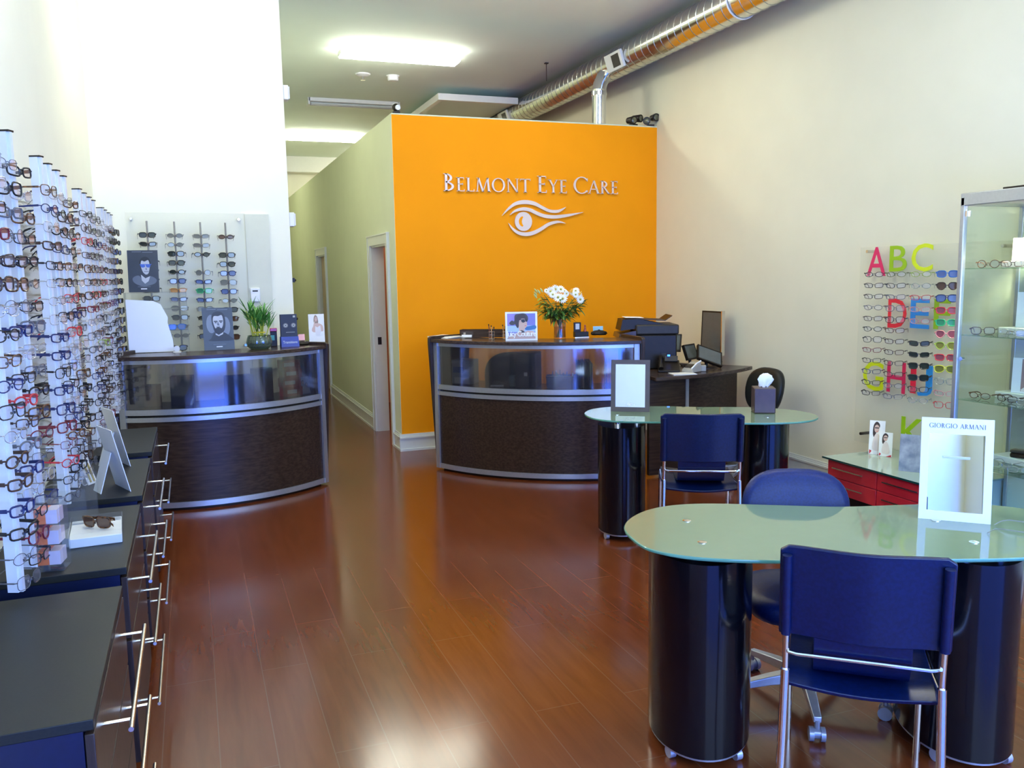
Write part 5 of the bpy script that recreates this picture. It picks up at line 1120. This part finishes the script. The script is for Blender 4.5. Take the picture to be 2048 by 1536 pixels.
# ---- inside the right counter, on its inner shelf
def in_r(deg, dr=0.17): return on_arc(RC, RR-dr, deg)
p = in_r(209.5, 0.2); t = thing('label_printer', 'pale boxy label printer inside main counter at the left', 'printer', p, math.radians(209.5-270)*0.8)
obj('body', MB().box(-0.09, 0.09, -0.08, 0.08, 0.0, 0.21), mat('light grey plastic', (0.42, 0.46, 0.47), 0.4, noise=0.03), t, bevel=0.008); obj('front_slot', MB().box(-0.07, 0.03, -0.086, -0.081, 0.10, 0.15), mat('soft blue plastic', (0.12, 0.22, 0.45), 0.4, noise=0.05), t); obj('lower_tray', MB().box(-0.05, 0.09, -0.10, -0.081, 0.01, 0.06), PAPER, t)
p = in_r(223, 0.14); t = thing('stapler', 'dark desk stapler with white base inside main counter', 'stapler', p, math.radians(-30))
obj('base', MB().box(-0.055, 0.055, -0.015, 0.015, 0, 0.012), PAPER, t, bevel=0.002); obj('arm', MB().tube([(-0.05, 0, 0.018), (-0.03, 0, 0.045), (0.01, 0, 0.05), (0.05, 0, 0.03)], 0.008, 8), DTOP, t)
p = in_r(227.5, 0.2); t = thing('mug', 'pale mug inside the main counter beside the stapler', 'mug', p)
obj('cup', MB().lathe([(0.032, 0), (0.036, 0.09), (0.033, 0.09), (0.030, 0.006)], n=24), mat('pale green glaze', (0.50, 0.54, 0.44), 0.2, noise=0.03), t); obj('handle', MB().tube([(0.035, 0, 0.07), (0.058, 0, 0.06), (0.056, 0, 0.03), (0.034, 0, 0.02)], 0.005, 8), MATS['pale green glaze'], t)
p = in_r(232.5, 0.2); t = thing('computer_tower', 'dark computer tower with small white sticker inside main counter', 'computer', p, math.radians(232.5-270))
obj('case', MB().box(-0.085, 0.085, -0.1, 0.1, 0, 0.29), BLKP, t, bevel=0.006); obj('sticker', MB().box(-0.01, 0.018, -0.1025, -0.1005, 0.10, 0.13), PAPER, t)
p = in_r(242.8, 0.16); t = thing('desk_basket', 'grey mesh desk basket full of small supplies inside main counter', 'basket', p, math.radians(242.8-270))
bm = MB(); bw, bd, bh = 0.115, 0.06, 0.10
for s in (-1, 1): bm.add([(-bw, s*bd, 0), (bw, s*bd, 0), (bw*1.06, s*bd*1.06, bh), (-bw*1.06, s*bd*1.06, bh)], [(0, 1, 2, 3) if s < 0 else (3, 2, 1, 0)]); bm.add([(s*bw, -bd, 0), (s*bw, bd, 0), (s*bw*1.06, bd*1.06, bh), (s*bw*1.06, -bd*1.06, bh)], [(0, 1, 2, 3) if s > 0 else (3, 2, 1, 0)])
bm.add([(-bw, -bd, 0.002), (bw, -bd, 0.002), (bw, bd, 0.002), (-bw, bd, 0.002)], [(0, 1, 2, 3)])
obj('mesh_basket', bm, mat('grey wire mesh', (0.20, 0.22, 0.24), 0.4, 0.5, noise=0.3, nscale=300), t, smooth=False)
obj('rim', MB().tube([(-bw*1.06, -bd*1.06, bh), (bw*1.06, -bd*1.06, bh), (bw*1.06, bd*1.06, bh), (-bw*1.06, bd*1.06, bh)], 0.004, 6, closed=True), NICK, t)
random.seed(8)
for i in range(9):
    x, y = -0.088+0.022*i, random.uniform(-0.035, 0.035); cn, c = [('white', PAPER), ('red', rw), ('blue', MATS['soft blue plastic']), ('black', BLKP), ('silver', NICK), ('green', GR[0])][(i*5+2) % 6]
    tag(obj('desk_supply', MB().tube([(0, 0, 0), (random.uniform(-.02, .02), random.uniform(-.01, .01), random.uniform(0.10, 0.145))], random.uniform(0.004, 0.009), 8), c, loc=(p[0]+x*math.cos(-0.47)-y*math.sin(-0.47), p[1]+x*math.sin(-0.47)+y*math.cos(-0.47), SH+0.006)), f'{cn} pen standing in the grey mesh basket, {ORD[i]} from the left', 'desk supply', 'supplies in the mesh basket')
for gi, (dg, n_, lab) in enumerate(((250.0, 7, 'upright folder in the left file group inside main counter'), (257.5, 6, 'upright folder in the right file group inside main counter'))):
    for k in range(n_):
        p = in_r(dg+(k-n_/2)*0.62, 0.15)
        random.seed(gi*10+k); c = random.choice([PAPER, MATS['print warm grey'], PAPER, DGREY]) if gi == 0 else random.choice([DTOP, DGREY, PAPER])
        tag(obj('file_folder', MB().add([(-0.002, -0.05, 0), (0.002, -0.05, 0), (0.002, 0.09, 0), (-0.002, 0.09, 0), (-0.002, -0.05, 0.20+0.01*(k % 3)), (0.002, -0.05, 0.20+0.01*(k % 3)), (0.002, 0.09, 0.23), (-0.002, 0.09, 0.23)], [(0, 3, 2, 1), (4, 5, 6, 7), (0, 1, 5, 4), (1, 2, 6, 5), (2, 3, 7, 6), (3, 0, 4, 7)]), c, loc=(p[0], p[1], SH), rz=math.radians(dg-270+random.uniform(-3, 3)+(-14 if gi else 8)), smooth=False), lab.replace('upright folder', f'upright folder, {ORD[k]} from left,'), 'folder', 'folders inside the main counter')

# ================================================================ wing desk: printer, monitors, phone
HZ = 0.8455
q0, q1 = atY(1232, 650, 6.72), atY(1345, 650, 6.72)
t = thing('printer', 'big black multifunction printer on the wing desk by orange wall', 'printer', (3.74, 6.62, HZ), math.radians(-20))
obj('body', MB().box(-0.225, 0.235, -0.19, 0.19, 0, 0.30), BLKP, t, bevel=0.012)
obj('scanner_lid', MB().box(-0.12, 0.25, -0.20, 0.20, 0.30, 0.385), DGREY, t, bevel=0.012)
obj('control_panel', MB().add([(-0.27, -0.20, 0.27), (-0.12, -0.20, 0.27), (-0.12, 0.18, 0.27), (-0.27, 0.18, 0.27), (-0.26, -0.20, 0.31), (-0.12, -0.20, 0.335), (-0.12, 0.18, 0.335), (-0.26, 0.18, 0.31)], [(0, 3, 2, 1), (4, 5, 6, 7), (0, 1, 5, 4), (1, 2, 6, 5), (2, 3, 7, 6), (3, 0, 4, 7)]), DTOP, t, smooth=False)
obj('paper_feeder', MB().add([(-0.25, -0.16, 0.335), (0.14, -0.16, 0.385), (0.14, 0.16, 0.385), (-0.25, 0.16, 0.335), (-0.23, -0.16, 0.43), (-0.10, -0.16, 0.435), (-0.10, 0.16, 0.435), (-0.23, 0.16, 0.43)], [(0, 3, 2, 1), (4, 5, 6, 7), (0, 1, 5, 4), (1, 2, 6, 5), (2, 3, 7, 6), (3, 0, 4, 7)]), BLKP, t, smooth=False)
obj('feeder_tray', MB().add([(-0.10, -0.15, 0.43), (0.14, -0.15, 0.415), (0.20, -0.15, 0.455), (0.20, 0.15, 0.455), (0.14, 0.15, 0.415), (-0.10, 0.15, 0.43), (-0.10, -0.15, 0.436), (0.14, -0.15, 0.421), (0.20, -0.15, 0.461), (0.20, 0.15, 0.461), (0.14, 0.15, 0.421), (-0.10, 0.15, 0.436)],
    [(0, 5, 4, 1), (1, 4, 3, 2), (6, 7, 10, 11), (7, 8, 9, 10), (0, 1, 7, 6), (1, 2, 8, 7), (3, 4, 10, 9), (4, 5, 11, 10), (2, 3, 9, 8), (5, 0, 6, 11)]), BLKP, t, smooth=False)
obj('sheet', MB().cbox((-0.12, 0, 0.443), (0.16, 0.21, 0.003), ry=0.03), PAPER, t, smooth=False)
obj('paper_slot', MB().box(-0.231, -0.226, -0.14, 0.14, 0.16, 0.25), DGREY, t)
obj('side_vent', MB().box(0.10, 0.14, -0.194, -0.191, 0.10, 0.14), DGREY, t)
def monitor(name, label, loc, rz, w, h, tilt, lift, base=True, backside=False, scr=None):
    t = thing(name, label, 'monitor', loc, rz)
    pn = bpy.data.objects.new('screen_housing', mesh('screen_housing', MB().box(-w/2, w/2, 0, 0.022, 0, h), NICK if backside is None else BLKP, smooth=False)); COL.objects.link(pn); pn.parent = t; pn.location = (0, 0, lift); pn.rotation_euler = (-tilt, 0, 0)
    obj('bezel', MB().box(-w/2, -w/2+0.012, -0.003, 0.0, 0, h).box(w/2-0.012, w/2, -0.003, 0, 0, h).box(-w/2, w/2, -0.003, 0, 0, 0.014).box(-w/2, w/2, -0.003, 0, h-0.012, h), BLKP, pn, smooth=False)
    obj('screen', MB().box(-w/2+0.012, w/2-0.012, -0.0015, -0.0002, 0.014, h-0.012), scr or mat('dim screen glass', (0.10, 0.11, 0.10), 0.12, noise=0.03), pn, smooth=False)
    obj('neck', MB().tube([(0, 0.03, 0.008), (0, 0.045, lift+h*0.2), (0, 0.03+math.sin(tilt)*h*0.35, lift+h*0.35)], 0.014, 10), BLKP, t)
    obj('base', MB().lathe([(0.085, 0), (0.085, 0.006), (0.06, 0.012)], (0, 0.03, 0), 28), BLKP, t)
    return t
c_ = atX(1425, 665, 4.38)
t = monitor('monitor', 'tall upright monitor with silver edge on the wing desk by the wall', (4.46, 6.70, HZ), math.radians(-86), 0.30, 0.40, 0.04, 0.07)
obj('silver_edge', MB().box(0.151, 0.162, -0.006, 0.03, 0.07, 0.475), NICK, t, smooth=False)
t = monitor('touch_screen', 'tilted touch screen on a round foot at front of wing desk', (4.16, 6.29, HZ), math.radians(-12), 0.235, 0.16, -0.0, 0.05)
for ch in t.children:
    if ch.name.startswith('screen_housing'): ch.rotation_euler = (-0.75, 0.35, 0); ch.location = (0, -0.05, 0.055)
t = monitor('laptop_screen', 'dark angled screen behind the tilted touch screen on wing desk', (4.15, 6.50, HZ), math.radians(30), 0.20, 0.14, 0.35, 0.06)
t = monitor('laptop_screen', 'dark angled screen beside the black printer on wing desk', (4.13, 6.93, HZ), math.radians(-40), 0.26, 0.17, 0.45, 0.10)
t = thing('desk_phone', 'dark office phone with a blue light on the wing desk', 'phone', (3.73, 6.22, HZ), math.radians(-30))
obj('body', MB().add([(-0.09, -0.08, 0), (0.09, -0.08, 0), (0.09, 0.10, 0), (-0.09, 0.10, 0), (-0.09, -0.08, 0.02), (0.09, -0.08, 0.02), (0.09, 0.10, 0.09), (-0.09, 0.10, 0.09)], [(0, 3, 2, 1), (4, 5, 6, 7), (0, 1, 5, 4), (1, 2, 6, 5), (2, 3, 7, 6), (3, 0, 4, 7)]), BLKP, t, bevel=0.006)
obj('handset', MB().tube([(-0.065, -0.07, 0.035), (-0.07, -0.03, 0.085), (-0.07, 0.04, 0.115), (-0.065, 0.10, 0.11)], [0.022, 0.014, 0.014, 0.022], 10), BLKP, t)
obj('screen_block', MB().cbox((0.02, 0.07, 0.10), (0.11, 0.03, 0.05), rx=-0.4), DGREY, t, bevel=0.004)
obj('message_light', MB().cbox((0.0, 0.045, 0.132), (0.022, 0.012, 0.012), rx=-0.4), mat('blue signal light', (0.05, 0.2, 1), 0.4, emit=(0.03, 0.16, 1.0), estr=4, noise=0.001), t)
t = thing('card_terminal', 'beige curved card terminal at the front of the wing desk', 'card reader', (3.87, 6.09, HZ), math.radians(-65))
obj('body', MB().add([(-0.055, -0.07, 0.004), (0.055, -0.07, 0.004), (0.055, 0.07, 0.004), (-0.055, 0.07, 0.004), (-0.05, -0.065, 0.03), (0.05, -0.065, 0.03), (0.05, 0.065, 0.085), (-0.05, 0.065, 0.085)], [(0, 3, 2, 1), (4, 5, 6, 7), (0, 1, 5, 4), (1, 2, 6, 5), (2, 3, 7, 6), (3, 0, 4, 7)]), mat('beige plastic', (0.36, 0.34, 0.29), 0.4, noise=0.05), t, bevel=0.006)
obj('swipe_rail', MB().tube([(0.045, -0.068, 0.038), (0.047, 0.0, 0.075), (0.047, 0.066, 0.092)], 0.007, 8), PAPER, t); obj('keypad', MB().cbox((-0.01, -0.015, 0.055), (0.06, 0.06, 0.004), rx=0.40), DGREY, t)
tag(obj('notepad', MB().box(-0.10, 0.10, -0.07, 0.07, 0, 0.006), PAPER, loc=(3.74, 6.02, HZ), rz=-0.2, smooth=False), 'pale notepad lying before the phone on the wing desk', 'notepad')
tag(obj('small_device', MB().box(-0.025, 0.025, -0.03, 0.03, 0, 0.05), MATS['beige plastic'], loc=(4.0, 6.12, HZ), rz=-0.5, bevel=0.005), 'small beige box between card terminal and touch screen', 'device')
tag(obj('cable_bundle', MB().tube([(4.02, 6.45, HZ+0.006), (4.04, 6.55, HZ+0.02), (4.1, 6.5, HZ+0.012), (4.05, 6.66, HZ+0.01), (4.08, 6.72, HZ+0.006), (4.06, 6.62, HZ+0.018)], 0.0055, 6), DGREY), 'loose dark cables lying on the wing desk', 'cable')

# ================================================================ on the far glass table
HT = 0.7605
t = thing('table_mirror', 'dark-framed mirror standing on the far glass table', 'mirror', (2.69, 4.975, HT), math.radians(-34))
e = bpy.data.objects.new('frame', mesh('frame', MB().box(-0.128, -0.098, 0, 0.016, 0, 0.345).box(0.098, 0.128, 0, 0.016, 0, 0.345).box(-0.098, 0.098, 0, 0.016, 0, 0.030).box(-0.098, 0.098, 0, 0.016, 0.315, 0.345), mat('taupe frame', (0.085, 0.068, 0.064), 0.4, noise=0.05), smooth=False)); COL.objects.link(e); e.parent = t; e.rotation_euler = (-0.10, 0, 0)
mg = obj('mirror_glass', MB().box(-0.099, 0.099, 0.007, 0.010, 0.029, 0.316), mat('table mirror glass', (0.80, 0.84, 0.74), 0.01, 1.0, noise=0.005), e, smooth=False)
text('lettering', 'iöön', 0.036, mat('etched grey', (0.10, 0.11, 0.10), 0.5, noise=0.02), e, (0, 0.0062, 0.038))
obj('easel_strut', MB().cbox((0, 0.10, 0.10), (0.05, 0.003, 0.24), rx=0.50), MATS['taupe frame'], t, smooth=False)
t = thing('tissue_box', 'brown cube tissue box with a white tissue on the far glass table', 'tissue box', (3.46, 4.585, HT), math.radians(-28))
ob_ = MATS['taupe frame']
obj('cover', MB().box(-0.068, 0.068, -0.068, 0.068, 0, 0.165), mat('brown box cover', (0.075, 0.045, 0.042), 0.35, noise=0.08), t, bevel=0.006)
random.seed(4)
m = MB(); n = 18
for r_, z in ((0.022, 0.166), (0.030, 0.19), (0.038, 0.215), (0.030, 0.238), (0.012, 0.250)):
    for i in range(n):
        a_ = 2*PI*i/n; rr = r_*(1+0.28*math.sin(3*a_+z*40)+0.12*math.sin(7*a_)); m.v.append((rr*math.cos(a_)*1.25+ (z-0.166)*0.15, rr*math.sin(a_)*0.55, z+0.007*math.sin(5*a_)))
for q in range(4):
    for i in range(n): m.face((q*n+i, q*n+(i+1) % n, (q+1)*n+(i+1) % n, (q+1)*n+i))
m.face(tuple(range(4*n, 5*n))); obj('tissue', m, mat('soft white tissue', (0.92, 0.92, 0.92), 0.8, noise=0.01), t, ang=1.4)

# ================================================================ on the near glass table
t = thing('counter_mirror', 'big white-framed mirror marked GIORGIO ARMANI on the near glass table', 'mirror', (2.555, 2.265, HT), math.radians(-44))
fw_, fh = 0.236, 0.375
e = bpy.data.objects.new('frame', mesh('frame', MB().box(-fw_/2, -fw_/2+0.027, 0, 0.014, 0, fh).box(fw_/2-0.027, fw_/2, 0, 0.014, 0, fh).box(-fw_/2+0.027, fw_/2-0.027, 0, 0.014, 0, 0.034).box(-fw_/2+0.027, fw_/2-0.027, 0, 0.014, fh-0.058, fh).box(-fw_/2+0.02, fw_/2-0.02, 0.010, 0.0135, 0.02, fh-0.05), mat('white mirror frame', (0.80, 0.82, 0.86), 0.25, noise=0.005), smooth=False)); COL.objects.link(e); e.parent = t; e.rotation_euler = (-0.13, 0, 0)
obj('mirror_glass', MB().box(-fw_/2+0.026, fw_/2-0.026, 0.005, 0.009, 0.033, fh-0.057), mat('mirror glass green', (0.80, 0.82, 0.68), 0.01, 1.0, noise=0.005), e, smooth=False)
m = MB(); x = 0
for ch in 'GIORGIO ARMANI': x += glyph(m, ch, x, 0, 1, -0.0012, 0.0, T=0.12, t=0.045)+0.05
m.v = [((a_/x-0.5)*0.186, y_, z_*0.0165+fh-0.036) for a_, y_, z_ in m.v]
obj('lettering', m, mat('dark slate ink', (0.10, 0.10, 0.16), 0.5, noise=0.02), e, smooth=False)
obj('easel_strut', MB().cbox((0, 0.085, 0.115), (0.09, 0.003, 0.26), rx=0.42), MATS['white mirror frame'], t, smooth=False)
eyewear('oval', 'thin', 'silver', None, 'silver wire eyeglasses lying on the near glass table at the frame edge', Vector((2.66, 2.02, HT+0.018)), math.radians(30), 'loose glasses', 'eyeglasses')

# ================================================================ on the left cabinets
C7 = 0.7505
# glossy white tray with sunglasses
t = thing('product_tray', 'white presentation block with a clear lid holding folded sunglasses', 'display block', (-0.375, 3.385, C7), math.radians(4))
obj('block', MB().box(-0.085, 0.085, -0.125, 0.125, 0, 0.032), mat('satin white block', (0.72, 0.74, 0.72), 0.3, noise=0.005), t, bevel=0.002)
obj('clear_lid', MB().box(-0.088, 0.088, -0.128, -0.126, 0, 0.05).box(-0.088, 0.088, 0.126, 0.128, 0, 0.05).box(-0.088, -0.086, -0.126, 0.126, 0, 0.05).box(0.086, 0.088, -0.126, 0.126, 0, 0.05), ACRYL, t, smooth=False)
obj('picture_strip', MB().box(-0.083, 0.083, 0.075, 0.123, 0.0322, 0.033), mat('grey landscape print', (0.18, 0.22, 0.28), 0.4, color2=(0.55, 0.60, 0.66), nscale=25), t)
fold(eyewear('square', 'thick', 'tortoise', 'brown', 'tortoise sunglasses lying on the white presentation block', Vector((-0.375, 3.37, C7+0.056)), math.radians(-38), 'loose glasses', 'sunglasses', tilt=0.1))
# clear acrylic tower with orange brand cubes
t = thing('acrylic_tower', 'clear acrylic tower with three orange and silver cubes on the second cabinet', 'display block', (-0.475, 3.06, C7), math.radians(-8))
obj('prism', MB().box(-0.045, 0.045, -0.045, 0.045, 0, 0.225), clear('thick acrylic', (0.93, 0.96, 0.99), 0.04, 0.03, (0.4, 0.6, 0.9)), t, bevel=0.002)
oc = mat('orange block paint', (0.85, 0.20, 0.05), 0.35, noise=0.03); pk = mat('pale pink block paint', (0.70, 0.58, 0.62), 0.35, noise=0.03)
for k in range(3):
    z = 0.02+0.068*k; o_ = obj('cube', MB().box(-0.034, 0.0, -0.034, 0.034, z, z+0.045), oc, t, label='orange cube'); obj('silver_half', MB().box(0.0, 0.034, -0.034, 0.034, z, z+0.045), pk, o_)
t = thing('acrylic_stand', 'clear acrylic leaning plates behind the white rails on second cabinet', 'stand', (-0.52, 3.56, C7), 0)
obj('front_plate', MB().cbox((0.04, -0.10, 0.085), (0.14, 0.005, 0.17), rx=0.25), ACRYL, t, smooth=False); obj('rear_plate', MB().cbox((0.06, 0.03, 0.10), (0.15, 0.005, 0.20), rx=-0.2), ACRYL, t, smooth=False); obj('foot', MB().box(-0.03, 0.13, -0.10, 0.05, 0, 0.005), ACRYL, t, smooth=False)
# cream card lying against the rails and two white easel cards seen from behind
cq = atZ(176, 968, C7)
t = thing('cream_sign', 'cream card with gold bars at the foot of the white rails', 'card', (cq.x, cq.y, C7), math.radians(60))
obj('card', MB().cbox((0, 0.0, 0.070), (0.060, 0.004, 0.145), rx=-0.35), PAPER, t, smooth=False)
for k in range(2): obj('gold_bar', MB().cbox((-0.012+0.024*k, -0.0105, 0.054), (0.009, 0.004, 0.09), rx=-0.35), mat('gold print', (0.42, 0.33, 0.10), 0.5, noise=0.05), t, smooth=False)
ew = mat('white easel back', (0.84, 0.88, 0.93), 0.45, noise=0.01)
for k, (x, y, rz, w, h, lab) in enumerate(((-0.337, 4.155, 112, 0.20, 0.29, 'white easel-backed card seen from behind, nearer of two on third cabinet'), (-0.367, 4.71, 112, 0.18, 0.30, 'white easel-backed card seen from behind, farther of the two'))):
    t, e = easel_card('easel_card', lab, (x, y, C7), math.radians(rz), w, h, ew, 0.22, cat='card', strut=False)
    obj('easel_foot', MB().cbox((0.0, 0.085, 0.085), (0.10, 0.003, 0.19), rx=0.30), ew, t, smooth=False)
    obj('front_print', MB().box(-w/2+0.008, w/2-0.008, -0.0012, -0.0002, 0.008, h-0.008), mat('warm card print', (0.50, 0.30, 0.20), 0.5, color2=(0.70, 0.62, 0.52), nscale=14), e, smooth=False)

# ================================================================ cards on the red cabinet
HR = 0.4025
for k, (px_, py_, w, h, lab) in enumerate(((1752, 909, 0.10, 0.235, 'tall folded card of a woman in glasses, left one on red cabinet'), (1770, 913, 0.085, 0.165, 'short folded card of a woman in glasses, in front of the tall one'))):
    p = atZ(px_, py_, HR)
    t, e = easel_card('folded_card', lab, (p.x, p.y, HR), math.radians(-52), w, h, PAPER, 0.10, strut=True)
    a = Art(w, h); a.blob([(0.22,0.62),(0.26,0.86),(0.45,0.97),(0.66,0.88),(0.60,0.74),(0.40,0.60),(0.32,0.50)], HAIR).el(0.47, 0.76, 0.16, 0.12, SKIN).rect(0.34, 0.60, 0.77, 0.80, INK).rect(0.44, 0.54, 0.68, 0.69, RED).blob([(0.3,0.5),(0.5,0.62),(0.7,0.5),(0.8,0.15),(0.25,0.15)], col('cream cloth', (0.72, 0.62, 0.56)))
    a.put([(0.05, 0.0), (0.2, 0.10), (0.05, 0.14)], RED).put([(0.55, 0.0), (0.95, 0.08), (0.95, 0.0)], RED)
    a.done(e)
p = atZ(1824, 944, HR)
t, e = easel_card('leaning_photo', 'dark grey photo card beside the big white mirror on red cabinet', (p.x, p.y, HR), math.radians(-55), 0.16, 0.235, mat('grey photo print', (0.16, 0.19, 0.23), 0.4, color2=(0.38, 0.40, 0.42), nscale=14), 0.12)

# ================================================================ inside the lit display case
def cs(y, z, x=0.0): return (4.33+x, y, z+0.0005)
shelves = [0.552, 0.925, 1.297, 1.672]
random.seed(31)
palette = ['gunmetal', 'silver', 'tortoise', 'black', 'pale crystal', 'dark brown', 'grey']
sn = {0.552: 'lowest', 0.925: 'second', 1.297: 'third', 1.672: 'top'}
for z in shelves:
    for k in range(5):
        y = 3.60-0.145*k-random.uniform(0, 0.03); kd = random.choice(kinds); c = palette[(k*3+int(z*10)) % 7]
        eyewear(kd, 'thin' if c in ('silver', 'gunmetal') else 'mid', c, None, f'{c} {kd} eyeglasses, {ORD[k]} from the left on {sn[z]} glass shelf of display case', Vector((4.19+0.03*(k % 2), y, z+0.022)), math.radians(-60+random.uniform(-30, 30)), 'glasses on the display case shelves')
    t = thing('shelf_riser', f'white riser block on the {sn[z]} glass shelf of the display case', 'riser', (4.42, 3.40, z+0.0005), -PI/2)
    obj('block', MB().box(-0.22, 0.22, -0.07, 0.07, 0, 0.035), mat('satin white block', (0.72, 0.74, 0.72), 0.3), t, bevel=0.002)
for i, (y, z, w, h, lab) in enumerate(((3.42, 0.925, 0.26, 0.20, 'white poster of a woman in sunglasses inside the display case, second shelf'), (3.50, 1.672, 0.20, 0.13, 'bright poster card on the top shelf of the display case'), (3.54, 1.297, 0.06, 0.20, 'white upright block on the third shelf of the display case'))):
    t, e = easel_card('case_poster', lab, (4.43, y, z+0.036), math.radians(-65), w, h, PAPER, 0.08, th=0.004 if i < 2 else 0.05, strut=False)
    if i == 0:
        a = Art(w, h); a.rect(0.18, 1.0, 0.05, 0.97, col('dusky mauve', (0.34, 0.20, 0.18))).blob([(0.28,0.45),(0.34,0.75),(0.50,0.88),(0.72,0.80),(0.82,0.5),(0.75,0.3),(0.45,0.35)], HAIR).blob([(0.34,0.42),(0.38,0.66),(0.50,0.72),(0.60,0.62),(0.60,0.40),(0.45,0.32)], SKIN)
        a.el(0.42, 0.60, 0.055, 0.06, INK).el(0.53, 0.60, 0.055, 0.06, INK).rect(0.36, 0.62, 0.63, 0.655, INK).rect(0.38, 0.44, 0.43, 0.445, RED).blob([(0.2,0.05),(0.45,0.28),(0.8,0.25),(0.98,0.05)], col('cream cloth', (0.72, 0.62, 0.56))); a.done(e)
    elif i == 1:
        a = Art(w, h); a.rect(0.05, 0.95, 0.80, 0.96, col('dusky mauve', (0.34, 0.20, 0.18))); a.done(e)
t = thing('dark_case', 'dark hard glasses case on the lowest visible shelf of the display case', 'case', (4.42, 3.45, 0.588), -1.2)
obj('lower_shell', MB().box(-0.08, 0.08, -0.03, 0.03, 0.0, 0.025), BLKP, t, bevel=0.008); obj('lid', MB().box(-0.08, 0.08, -0.03, 0.03, 0.026, 0.045), DGREY, t, bevel=0.008)
